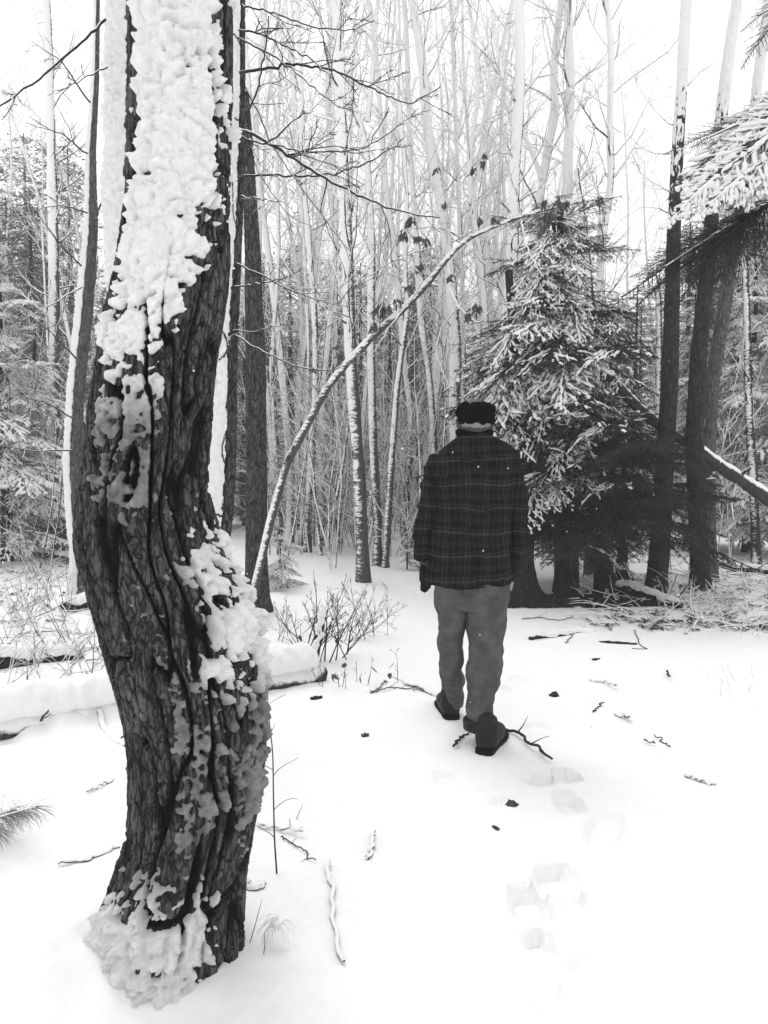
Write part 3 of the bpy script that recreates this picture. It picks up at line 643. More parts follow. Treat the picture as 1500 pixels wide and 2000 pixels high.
# two dark companions
for nm, lab, px, pyb, seed, n, hi, Lm, sf in [
    ('dark_spruce', 'low shaded spruce crown hanging right of the man around the blackish trunk', 1030, 1150, 21, 55, 3.0, 1.1, .12),
    ('dark_spruce', 'shaded spruce with nearly bare dark boughs between the leaning spruce and the tall dark trunk', 1215, 1140, 22, 60, 1.9, 1.1, .1)]:
    Y = ydist(pyb) + .4; x0 = at(px, 1000, Y).x; rt = thing(nm, lab, 'tree', (x0, Y, 0))
    mb = MB(); zt = np.linspace(-.05, hi, 20); mb.tube([(x0 + .03 * math.sin(z * 2), Y, z) for z in zt], np.linspace(.08, .012, 20), 9); part('trunk', mb, M['bark_right'], rt)
    spruce(rt, lambda z, x0=x0, Y=Y: (x0, Y), None, .85, hi, n, lambda z, hi=hi, Lm=Lm: Lm * float(np.interp(z / hi, [0, .4, 1], [.9, 1, .2])), lambda z, az, r_, sf=sf: sf + r_.uniform(-.2, .3) + (.25 if z > 2.2 else 0), seed=seed, el=(-.35, .05))
# evergreens at the right edge and left edge, built the same way, needles paled to paint in a white fade
BO_NOW[0] = BOF
for nm, lab, px, Y, seed, n, hi, Lm, sf in [
    ('snowy_hemlock', 'snow-tufted evergreen at the right edge behind the three dark trunks', 1460, 12.6, 31, 80, 5.4, 1.5, .75),
    ('snowy_hemlock', 'tall snow-laden evergreen cut off by the right edge of the picture', 1580, 11.6, 32, 70, 6.0, 1.5, .85),
    ('snowy_hemlock', 'pale evergreen at the left edge above the fallen pole', 10, 11.5, 33, 80, 4.8, 1.5, .8),
    ('snowy_hemlock', 'dark evergreen with snowy tufts directly left of the grey trunk', 75, 13.5, 34, 70, 4.2, 1.4, .4),
    ('snowy_hemlock', 'evergreen seen between the two dark trunks at the right', 1345, 13.5, 35, 70, 4.4, 1.4, .6)]:
    x0 = at(px, 1000, Y).x; rt = thing(nm, lab, 'tree', (x0, Y, 0))
    mb = MB(); zt = np.linspace(-.05, hi, 20); mb.tube([(x0 + .03 * math.sin(z * 2), Y, z) for z in zt], np.linspace(.09, .012, 20), 9); part('trunk', mb, M['bark_right'], rt)
    spruce(rt, lambda z, x0=x0, Y=Y: (x0, Y), None, .4, hi, n, lambda z, hi=hi, Lm=Lm: Lm * float(np.interp(z / hi, [0, .35, 1], [.9, 1, .2])), lambda z, az, r_, sf=sf: sf + r_.uniform(-.3, .25), seed=seed, el=(-.35, .1))
# little snowy spruces on the ground
BO_NOW[0] = None
for lab, px, py, h, seed in [('small snow-covered spruce seedling right of the rough dark tree foot', 548, 1150, .95, 41), ('low snow-dusted spruce seedling left of the man', 795, 1112, .55, 42)]:
    g = gnd(px, py); rt = thing('spruce_seedling', lab, 'tree', (g.x, g.y, 0)); mb = MB(); mb.tube([(g.x, g.y, 0), (g.x, g.y, h)], [.015, .004], 6); part('trunk', mb, M['twig_bare'], rt)
    spruce(rt, lambda z, g=g: (g.x, g.y), None, .08, h, 26, lambda z, h=h: .62 * h * (1.1 - z / h), lambda z, az, r_: .8, seed=seed, el=(-.45, 0))
# spruce just outside the right edge: its boughs reach into the picture
YR = 3.4; xr = at(1760, 500, YR).x
nr = thing('near_spruce', 'closest spruce bough group reaching in from the upper right edge, one bough white with snow', 'tree', (xr, YR, 0))
mb = MB(); mb.tube([(xr, YR, -.05), (xr, YR, 2), (xr, YR, 5)], [.12, .1, .05], 12); part('trunk', mb, M['bark_right'], nr)
BO2 = [bough_mesh(s, snow=k, nl=.016, nw=.0032, dens=260, spread=.27, step=.017, nmat='needle_grey', snr=.0115 if k > .5 else .008) for s, k in ((51, 1.0), (52, .04), (53, .0))] + [bough_mesh(s, snow=k, nl=.016, nw=.0032, dens=240, spread=.27, step=.02, nmat='needle_pale_fade') for s, k in ((54, .3), (55, .1))]
def near_bough(a, b, Ya, Yb, kind, roll, k=1.05):
    global BO
    sv = BO; BO = BO2; aim_bough(nr, a, b, Ya, Yb, kind, roll, k); BO = sv
for pl, w0 in (([(1765,150),(1620,300),(1500,400),(1400,455),(1300,520)], 16), ([(1765,40),(1600,150),(1480,225),(1380,270)], 14), ([(1765,90),(1600,210),(1450,310)], 14), ([(1765,-140),(1600,-40),(1480,30)], 12)):
    q = [at(x, y, YR + (3.0 - YR) * k / (len(pl) - 1)) for k, (x, y) in enumerate(pl)]; q, r__ = spline(q, np.linspace(w0, 3, len(q)) * YR / F / 2, 24); mb = MB(); mb.tube(q, r__, 8); part('branch', mb, M['twig'], nr)
for a, b, ya, yb, kind, roll in [
    ((1520,385),(1240,562),3.1,2.95,1,.5), ((1500,400),(1262,530),3.1,3.1,2,-.5), ((1470,420),(1250,585),3.05,2.9,1,1.1), ((1440,440),(1285,560),3.1,3.15,2,.2), ((1400,455),(1245,540),3.,3.,1,-.9), ((1560,360),(1330,470),3.15,3.2,2,.3), ((1540,350),(1360,500),3.1,2.9,2,-.3),
    ((1500,215),(1300,305),3.1,2.95,4,.4), ((1480,230),(1310,280),3.1,3.1,3,-.5), ((1460,235),(1325,330),3.1,3.,4,1.), ((1540,190),(1370,250),3.15,3.1,3,.2), ((1560,170),(1400,290),3.1,2.9,4,-.3), ((1600,120),(1440,230),3.2,3.1,3,.5),
    ((1600,200),(1310,385),3.0,2.85,0,-.15), ((1620,230),(1370,370),3.,2.8,0,.25), ((1580,180),(1390,300),3.05,2.95,0,-.4), ((1640,240),(1440,350),3.,2.9,0,.1), ((1560,300),(1400,400),3.,2.9,1,.6),
    ((1600,-60),(1440,60),3.1,3.,4,.3), ((1580,-40),(1460,40),3.1,3.1,3,-.5)]:
    near_bough(a, b, ya, yb, kind, roll * .45 - .75)

# distant evergreens
def far_conifer(seed, H=8., n=85):
    r_ = np.random.RandomState(seed); nb = MB(); sb = MB(); tr = MB(); tr.tube([(0, 0, -.1), (0, 0, H * .5), (0, 0, H)], [.11, .07, .01], 8)
    for k in range(n):
        z = H * (.06 + .94 * (k / n) ** .9); L = (H - z) * .22 + .35; L *= r_.uniform(.6, 1.2); az = r_.uniform(0, 6.283)
        q = wander((0, 0, z), (math.cos(az), math.sin(az), r_.uniform(-.3, .1)), L, 5, .08, -.05, r_)
        tr.tube(q, np.linspace(.014, .004, 6), 3)
        m_ = int(90 * L / 1.5) + 25; u = r_.uniform(.1, 4.99, m_); i = u.astype(int); f = (u - i)[:, None]; c = q[i] * (1 - f) + q[i + 1] * f
        wd = .38 * (1 - u / 5.6)[:, None] * np.array([1, 1, .25]); c = c + r_.normal(size=(m_, 3)) * wd * .7
        sz = r_.uniform(.035, .1, m_)[:, None]; d1 = r_.normal(size=(m_, 3)) * np.array([1, 1, .5]); d1 /= np.linalg.norm(d1, axis=1)[:, None]; d2 = np.cross(d1, r_.normal(size=(m_, 3))); d2 /= np.linalg.norm(d2, axis=1)[:, None]
        V = np.stack([c - d2 * sz * .22, c + d2 * sz * .22, c + d1 * sz], 1).reshape(-1, 3); nb.add(V, None, np.arange(3 * m_).reshape(-1, 3))
        if r_.uniform() < .75:
            s_ = m_ // 3; cc = c[:s_] + np.array([0, 0, .02]); z_ = r_.uniform(.02, .07, s_)[:, None]; e1 = r_.normal(size=(s_, 3)) * np.array([1, 1, .25]); e1 /= np.linalg.norm(e1, axis=1)[:, None]; e2 = np.cross(e1, np.array([0, 0, 1.])); 
            V = np.stack([cc - e1 * z_ * .8, cc - e2 * z_ * .35, cc + e1 * z_ * .8, cc + e2 * z_ * .35 + np.array([0, 0, .012])], 1).reshape(-1, 3); qd = np.arange(4 * s_).reshape(-1, 4)[:, ::-1]; sb.add(V, qd)
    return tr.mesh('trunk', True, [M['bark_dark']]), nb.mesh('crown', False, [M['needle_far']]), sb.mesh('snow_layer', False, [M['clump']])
FC = [far_conifer(200 + i, H) for i, H in enumerate((7.5, 8.5, 6.5, 9.5))]
r_ = np.random.RandomState(9)
for i in range(150):
    Y = r_.uniform(15, 42); x = r_.uniform(-.72, .72) * Y
    if i < 40: Y = r_.uniform(16, 24); x = (-.6 + 1.2 * i / 40) * Y
    if i > 110: Y = r_.uniform(44, 60); x = (-.7 + 1.4 * (i - 110) / 40) * Y
    pxx = 750 + F * x / Y; lim = 1.5 + Y * (.40 if pxx < 150 else .26 if pxx < 900 else .22 if pxx < 1330 else .36)
    s = lim * r_.uniform(.7, 1.05) / (7.5, 8.5, 6.5, 9.5)[i % 4]
    far = Y > 24
    rt = thing('distant_evergreen', ('snow-dusted evergreen in the deep background, ' if far else 'darker evergreen in the first background rank, ') + zone(x, Y), 'tree', (x, Y, gz(x, Y)), ('deep evergreens ' if far else 'first rank evergreens ') + zone(x, Y))
    rt.scale = (max(s, .8) * 1.15, max(s, .8) * 1.15, s); a = r_.uniform(0, 6.28); t_, n_, s_ = FC[i % 4]
    link('trunk', t_, rt, rot=(0, 0, a)); o = link('crown', n_, rt, rot=(0, 0, a)); link('snow_layer', s_, o)

# ------------------------------------------------------------------ long branches off the slender tree, at the top
def px_branch(root, pl, Ya, Yb, w0, w1, rng, nch=7, mat='limb', lf=.3, levels=2, up=.0, name='branch'):
    q = [at(x, y, Ya + (Yb - Ya) * i / (len(pl) - 1)) for i, (x, y) in enumerate(pl)]
    k = Ya / F; q, r_ = spline(q, np.linspace(w0 * k / 2, w1 * k / 2, len(q)), max(10, 5 * len(pl)))
    q = q + rng.normal(size=q.shape) * .0035
    mb = MB(); mb.tube(q, r_, 6); twiggy(mb, q, r_, rng, nch, lf, levels, up, rmin=.0018)
    return part(name, mb, M[mat], root)
rb = np.random.RandomState(31)
for pl, w0, w1, n in [
    ([(468,255),(490,258),(560,300),(640,350),(720,392),(790,415),(860,425)], 8, 2, 9),
    ([(468,345),(520,340),(590,345),(650,340),(720,318),(765,290),(790,270)], 5, 2, 7),
    ([(468,140),(500,138),(560,125),(600,128),(640,132),(690,155),(750,185),(800,205),(860,170)], 7, 2, 9),
    ([(468,60),(500,62),(560,90),(610,118),(650,150)], 5, 2, 8),
    ([(468,75),(540,110),(600,160),(660,210),(700,218)], 4, 1.5, 6),
    ([(468,385),(500,388),(545,395)], 4, 2, 2), ([(462,515),(500,530),(560,565),(620,585),(680,600)], 4, 1.5, 6),
    ([(466,265),(520,280),(590,296),(660,297),(720,288),(790,240)], 4, 1.5, 6),
    ([(455,560),(500,556),(560,540)], 4, 2, 2), ([(455,645),(500,648),(545,636)], 3, 1.5, 2),
    ([(460,655),(520,690),(590,720),(650,724),(700,705)], 4, 1.5, 7), ([(470,250),(500,180),(520,90),(525,30)], 4, 2, 5),
    ([(470,10),(520,20),(600,50),(680,62),(730,40)], 4, 1.5, 7), ([(466,200),(500,330),(560,420),(600,440)], 3, 1.2, 6),
    ([(480,170),(540,300),(600,380),(680,490),(700,560)], 3.5, 1.5, 7), ([(466,380),(440,420),(425,560)], 3, 1.5, 3)]:
    px_branch(t2, pl, 4.3, 3.9 + rb.uniform(-.4, .4), w0, w1, rb, n)
for pl, w0, w1, n in [([(205,38),(150,90),(80,150),(0,208)], 5, 3, 3), ([(208,130),(160,155),(90,190)], 3, 1, 4), ([(160,520),(120,480),(60,400)], 3, 1, 5), ([(170,415),(120,400),(60,410)], 3, 1, 5), ([(170,300),(120,260),(50,240)], 3, 1, 6), ([(160,560),(90,600),(20,640)], 3, 1, 6), ([(150,700),(90,640),(20,600)], 3, 1, 6), ([(145,820),(100,790),(30,770)], 3, 1.5, 5), ([(175,200),(120,120),(60,80)], 3, 1, 5), ([(190,420),(215,340),(220,260)], 3, 1, 4), ([(140,880),(60,880),(0,868)], 3, 1.5, 5)]:
    px_branch(L1 if pl[0][0] < 200 else t3, pl, 8.0 if pl[0][0] < 200 else 4.4, 6.8 if pl[0][0] < 200 else 4.0, w0 * 1.2, w1, rb, n)
for pl, w0, w1, n in [([(1325,250),(1290,230),(1240,160),(1225,100)], 4, 1, 8), ([(1320,300),(1270,300),(1220,260),(1180,240)], 4, 1, 8), ([(1318,420),(1260,400),(1210,430)], 4, 1, 6), ([(1330,180),(1370,140),(1400,120)], 4, 1, 5), ([(1312,560),(1270,530),(1225,540)], 4, 1.5, 6), ([(1316,380),(1250,340),(1230,280)], 4, 1, 7)]:
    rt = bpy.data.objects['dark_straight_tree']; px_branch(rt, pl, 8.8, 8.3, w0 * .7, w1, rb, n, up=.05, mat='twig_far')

# ------------------------------------------------------------------ arching sapling with hanging dead leaves
YA = 7.3; AR = [(484,1203),(505,1115),(530,1010),(560,905),(600,830),(640,755),(680,705),(740,645),(790,602),(840,548),(872,505),(902,473),(945,450),(1000,428),(1060,410),(1110,398),(1170,388),(1200,385)]
arc = thing('arching_sapling', 'thin sapling bent in a long arch towards the spruce tip, dead leaves hanging', 'tree', (at(*AR[0], YA).x, YA, 0))
q = [at(x, y, YA - 1.6 * (i / 17)) for i, (x, y) in enumerate(AR)]; q[0].z = -.03
wpx = np.interp(range(18), [0, 2, 5, 9, 11, 15, 17], [24, 20, 18, 14.5, 10, 6, 3]); q, r_a = spline(q, wpx * YA / F / 2 * .76, 80); r_a = r_a * (1 + .05 * rng.normal(size=80))
mb = MB(); mb.tube(q, r_a, 12); part('trunk', mb, mk_snowed('sapling_bark', .03, .12, wind=.7, top=.2, hgain=0), arc)
for pl, w0, w1, n in [([(935,455),(925,420),(905,370),(900,355),(945,310),(960,285)], 5, 2, 3), ([(1017,425),(1010,380),(995,340),(985,300)], 5, 2, 3), ([(1018,430),(1025,470),(1037,500),(1060,540)], 4, 2, 3),
    ([(872,505),(880,570),(895,600),(935,635),(960,600),(985,590)], 6, 2, 5), ([(905,473),(880,450),(840,443),(780,450)], 4, 1.5, 4), ([(790,602),(760,640),(730,690)], 4, 1.5, 4), ([(740,645),(742,610),(750,580)], 4, 2, 2),
    ([(895,600),(860,640),(850,690),(880,760)], 3, 1.5, 3), ([(800,590),(830,540),(780,500),(690,560)], 4, 1.5, 5), ([(1110,398),(1140,380),(1200,375)], 3, 1, 3)]:
    px_branch(arc, pl, YA - .9, YA - 1.1, w0, w1, rb, n, mat='twig', lf=.25, levels=1)
def leaf_cluster(p, n, s, r_):
    mb = MB()
    for k in range(n):
        d = unit(np.array([r_.normal() * .5, r_.normal() * .5, -1.])); L = s * r_.uniform(.6, 1.2); w_ = L * r_.uniform(.16, .3); sd = unit(np.cross(d, r_.normal(size=3))); nn = np.cross(d, sd)
        o = np.array(p) + r_.normal(size=3) * s * .22; u = np.array([0, .3, .7, 1.]); wd = np.array([.05, 1, .7, .05]) * w_; c = o + d * (u * L)[:, None] + nn * (r_.normal() * .3 * L * (u ** 2))[:, None]
        V = np.concatenate([c - sd * wd[:, None] + nn * .2 * wd[:, None], c, c + sd * wd[:, None] + nn * .2 * wd[:, None]]); 
        mb.add(V, [(i, i + 1, 4 + i + 1, 4 + i) for i in range(3)] + [(4 + i, 4 + i + 1, 8 + i + 1, 8 + i) for i in range(3)])
    return mb
rl = np.random.RandomState(8)
for x, y, n, s in [(800,430,10,34),(790,455,8,36),(812,462,8,32),(830,468,6,30),(745,600,14,44),(730,635,10,34),(775,590,8,30),(800,560,7,28),(820,520,10,30),(852,330,8,22),(880,540,8,26),(930,600,10,34),(915,615,8,30),(942,315,8,26),(925,330,9,24),(948,300,6,20),
                   (938,430,9,24),(967,428,9,24),(1063,395,8,26),(1072,418,12,36),(1060,440,8,28),(1090,392,10,26),(1105,398,10,28),(1171,388,8,26),(1140,395,5,20),(868,400,6,20),(665,690,7,30),(612,720,6,24),(660,675,5,22)]:
    c = at(x, y, YA - .3 - 1.3 * min(1, max(0, (x - 480) / 700))); o = part('leaf_cluster', leaf_cluster(c, int(n * 2), s / F * YA * .42, rl), M['leaf'], arc, smooth=False)

# ------------------------------------------------------------------ leaning dead trunk at the right, behind the dark trunks
lg = [(1150,695),(1190,735),(1240,790),(1290,832),(1350,868),(1400,905),(1460,945),(1520,985),(1640,1070)]; YL = 9.3
log = thing('leaning_dead_trunk', 'dead trunk with splintered top leaning diagonally behind the three dark trunks', 'fallen tree', (at(1640, 1070, YL).x, YL, 0))
q = [at(x, y, y_) for (x, y), y_ in zip(lg, (8.2, 8.4, 8.75, 8.98, 9.2, 9.3, 9.4, 9.5, 9.6))]; q, r_l = spline(q, np.array([12, 18, 21, 22, 23, 26, 29, 32, 36]) * YL / F / 2, 60); r_l *= 1 + .05 * rng.normal(size=60)
mb = MB(); mb.tube(q, r_l, 14, cap=True); part('trunk', mb, M['log'], log)
for pl, w0, w1 in [([(1165,715),(1150,690),(1140,700)], 14, 4), ([(1240,790),(1200,795),(1180,790)], 8, 4), ([(1270,815),(1250,822),(1235,822)], 7, 5), ([(1350,868),(1330,870),(1340,845)], 7, 4), ([(1440,935),(1455,920),(1465,915)], 8, 5), ([(1410,910),(1385,935),(1400,935),(1378,935)], 5, 3), ([(1440,940),(1428,980),(1432,1015)], 5, 3)]:
    YL_ = float(np.interp(pl[0][0], (1150, 1240, 1350, 1460), (8.2, 8.75, 9.2, 9.4))); px_branch(log, pl, YL_, YL_ - .2, w0, w1, rb, 1, mat='log', levels=1)
# ------------------------------------------------------------------ fallen logs
def snow_log(name, label, a, b, r0, r1, cap=.06, seed=0, lift=0, nb=0, mat='bark_dark', sag=0):
    r_ = np.random.RandomState(seed); A, B = np.array(a, float), np.array(b, float); n = 60; u = np.linspace(0, 1, n)[:, None]; P = A + (B - A) * u
    P[:, 2] += .03 * pn(u[:, 0] * 5, seed, 1.) + .012 * np.cumsum(r_.normal(size=n)) * .3 - sag * 4 * (u * (1 - u))[:, 0]; P[:, 1] += .01 * np.cumsum(r_.normal(size=n)) * .5
    rt = thing(name, label, 'log', tuple(A)); rad = np.linspace(r0, r1, n) * (1 + .05 * r_.normal(size=n)); mb = MB(); mb.tube(P, rad, 18, cap=True); vv = mb.v[-1]; vv += r0 * .35 * np.stack([pn(vv[:, 0] * 9 + k_ * 7, vv[:, 1] * 9, vv[:, 2] * 14) for k_ in range(3)], -1); part('log_stem', mb, M[mat], rt)
    if cap:
        S = P.copy(); S[:, 2] += r0 * .55 + cap * .2; T = unit(B - A); side = unit(np.cross(T, [0, 0, 1])); ns = 26; nn = 150; V = []
        an = np.linspace(0, 2 * math.pi, ns, endpoint=False); uu = np.linspace(0, 1, nn); Pc = np.stack([np.interp(uu, u[:, 0], S[:, i]) for i in range(3)], -1)
        AN, UU = np.meshgrid(an, uu); Ln = np.linalg.norm(B - A); X = UU * Ln
        rr = np.interp(uu, u[:, 0], rad)[:, None]; lum = 1 + .3 * np.abs(pn(X * 9 + seed, np.cos(AN) * 1.5, np.sin(AN) * 1.5)) * 1.5 + .3 * pn(X * 3, np.cos(AN), np.sin(AN) + seed) + .12 * np.abs(pn(X * 24, np.cos(AN) * 3, np.sin(AN) * 3))
        ed = np.minimum(1, np.minimum(UU, 1 - UU) * Ln / .08) ** .5
        V = Pc[:, None] + side * (np.cos(AN) * rr * .98 * lum * ed)[..., None] + np.array([0, 0, 1.]) * (np.where(np.sin(AN) > 0, np.sin(AN) * (cap + rr * .35), np.sin(AN) * rr * .3) * lum * ed)[..., None]
        i = np.arange(nn - 1)[:, None] * ns; j = np.arange(ns)[None]; k = (j + 1) % ns; qd = np.stack([i + j, i + k, i + ns + k, i + ns + j], -1).reshape(-1, 4)
        mb = MB(); mb.add(V.reshape(-1, 3), qd); part('snow_cap', mb, M['snow'], rt)
    for k in range(nb):
        c = P[r_.randint(5, n - 5)]; mb = MB(); qq = wander(c, r_.normal(size=3) * [1, 1, .4] + [0, -.3, .4], r_.uniform(.15, .4), 6, .15, 0, r_); rr_ = np.linspace(.012, .005, len(qq)); mb.tube(qq, rr_, 5); twiggy(mb, qq, rr_, r_, 2, levels=1); part('branch_stub', mb, M['log'], rt)
    return rt
def G(px, py, dz=0): g = gnd(px, py); return (g.x, g.y, dz)
snow_log('fallen_log', 'thick fallen log lying across behind the large bent tree, buried under a rounded snow cap', G(-160, 1462, .02), G(622, 1325, .07), .13, .10, .10, 61, nb=9, mat='log')
snow_log('fallen_log', 'thinner snowy log lying behind the thick one at the left, pointing to the bent tree', G(-60, 1318, .07), G(160, 1290, .06), .06, .04, .05, 62, nb=3)
snow_log('fallen_log', 'short snow-topped log beside the crooked left tree foot', G(125, 1198, .06), G(260, 1178, .07), .06, .06, .05, 63)
snow_log('fallen_pole', 'long snowy pole resting level at the far left edge, in front of the dark evergreens', (at(-90, 1001, 16).x, 16, .42), (at(84, 1003, 16).x, 16, .42), .05, .04, .03, 64)
snow_log('fallen_log', 'low snow-buried stick ridge right of the man', G(1035, 1250, .015), G(1160, 1232, .02), .018, .02, .03, 65)
snow_log('fallen_log', 'snow-topped dark log lying right of the leaning spruce foot', G(1205, 1160, .08), G(1330, 1195, .03), .07, .03, .03, 66, nb=5, mat='bark_right')
snow_log('fallen_log', 'snow-topped branch lying right of the bowed dark trunk', G(1385, 1120, .12), G(1560, 1122, .05), .035, .05, .03, 67, nb=3)
snow_log('fallen_log', 'thin snowy log slanting from the grey left trunk towards the crooked tree', G(60, 1085, .06), G(150, 1105, .05), .05, .05, .03, 68)
# broken stump by the leaning spruce foot
st = thing('broken_stump', 'snow-capped broken root stump at the right foot of the leaning spruce', 'stump', G(1215, 1155)); g = gnd(1215, 1155)
mb = MB()
for dx, dy, dz, r0 in ((.0, 0, .26, .07), (.10, -.1, .17, .05), (-.1, 0, .14, .05), (.22, -.3, .05, .04)):
    mb.tube([(g.x, g.y, .0), (g.x + dx * .5, g.y + dy * .5, dz * .8), (g.x + dx, g.y + dy, dz)], [r0 * 1.3, r0, r0 * .5], 9, cap=True)
part('stump_wood', mb, M['bark_right'], st); mb = MB()
for dx, dy, dz, r0 in ((.0, 0, .29, .075), (.1, -.1, .19, .05), (-.1, 0, .16, .05)):
    u = np.linspace(-1, 1, 7); mb.tube([(g.x + dx + r0 * t_, g.y + dy, dz + .01 * t_) for t_ in u], r0 * np.sqrt(np.maximum(.03, 1 - u * u)) * .7, 8, cap=True)
part('snow_cap', mb, M['clump'], st)

# ------------------------------------------------------------------ shrubs, sticks, litter
def shrub(name, label, px, py, n, hgt, spread, seed, lean=(0, 0), mat='twig_bare', levels=2, r0=.004, nch=4, leaves=0, group=None):
    r_ = np.random.RandomState(seed); g = gnd(px, py); rt = thing(name, label, 'shrub', (g.x, g.y, 0), group)
    for k in range(n):
        x, y = g.x + r_.normal() * spread * .3, g.y + r_.normal() * spread * .2
        q = wander((x, y, gz(x, y) - .02), (lean[0] + r_.normal() * spread, lean[1] + r_.normal() * spread * .6, 1), hgt * r_.uniform(.5, 1.15), 9, .07, 0, r_)
        rr = np.linspace(r0 * r_.uniform(.7, 1.3), r0 * .3, len(q)); mb = MB(); mb.tube(q, rr, 5); twiggy(mb, q, rr, r_, nch, .4, levels, .02, rmin=r0 * .28, ang=(.35, .8)); part('stem', mb, M[mat], rt)
    for k in range(leaves):
        p = (g.x + r_.normal() * spread * .5, g.y + r_.normal() * .1, r_.uniform(.1, hgt * .5)); part('dead_leaf', leaf_cluster(p, 1, .06, r_), M['leaf'], rt, False)
    return rt
shrub('bare_shrub', 'leafless shrub of dark thin stems behind the snow-capped log end, left of the man', 635, 1290, 14, .66, .4, 71, (.2, 0), r0=.0055, nch=6, leaves=4)
shrub('bare_shrub', 'fan of fine pale twigs just right of the dark-stemmed shrub', 700, 1245, 16, .5, .5, 72, (.1, 0), r0=.003, nch=7)
shrub('bare_shrub', 'small sparse shrub by the foot of the rough dark tree', 560, 1255, 10, .5, .5, 73, (-.1, 0), r0=.003, nch=6)
shrub('bare_shrub', 'low twiggy sprout with curled dead leaves in front of the log end', 660, 1345, 5, .22, .3, 74, r0=.003, leaves=6)
shrub('bare_shrub', 'leaf-bearing twig sprig on the snow midway between log end and man', 712, 1335, 3, .24, .25, 75, r0=.003, leaves=6)
for i, (px, py, lab) in enumerate([(30,1225,'tangled snow-lined shrub at the left edge below the evergreens'), (95,1250,'arching tangle of thin snowy stems left of the bent trunk'), (150,1290,'low twiggy brush touching the left edge of the bent trunk'), (60,1130,'faint thin-stemmed shrub near the left edge on the far snow'), (190,1330,'snow-laden brush behind the thick log'), (10,1330,'crossed snowy stems over the log at the left edge'), (120,1180,'upright thin stems before the crooked left tree')]):
    shrub('snowy_shrub', lab, px, py, 12, .55, .7, 80 + i, mat='twig', r0=.0045, nch=6)
for i, (px, py, lab) in enumerate([(1400,1200,'thin pale brush below the grey leaning trunk'), (1460,1240,'sparse bleached brush at the right edge of the clearing'), (1330,1190,'fine brush in front of the bowed dark trunk'), (1470,1160,'twiggy brush at the far right under the evergreen'), (1425,1350,'faint delicate bush alone on the open snow at the right')]):
    shrub('pale_shrub', lab, px, py, 11 if i < 4 else 7, .4 if i < 4 else .22, .55, 90 + i, mat='twig_far', r0=.0035 if i < 4 else .0018, nch=5)
# snow-capped stub standing in the shrub
g = gnd(622, 1300); st = thing('snowy_stub', 'knobbly snow-capped stub standing among the dark shrub stems', 'stump', (g.x, g.y, 0)); mb = MB(); mb.tube([(g.x - .04, g.y, 0), (g.x, g.y, .2), (g.x + .05, g.y, .42)], [.035, .028, .02], 9, cap=True); part('stump_wood', mb, M['bark_dark'], st); mb = MB()
r_ = np.random.RandomState(3)
for k in range(16):
    z = .06 + .4 * k / 16; c = np.array([g.x - .05 + .1 * z / .42 + r_.normal() * .01, g.y - .03, z]); u = np.linspace(-1, 1, 6); mb.tube(c + np.outer(u, [.02, 0, .02]), .026 * np.sqrt(np.maximum(.04, 1 - u * u)) * r_.uniform(.6, 1.1), 7, cap=True)
part('snow_cap', mb, M['clump'], st)

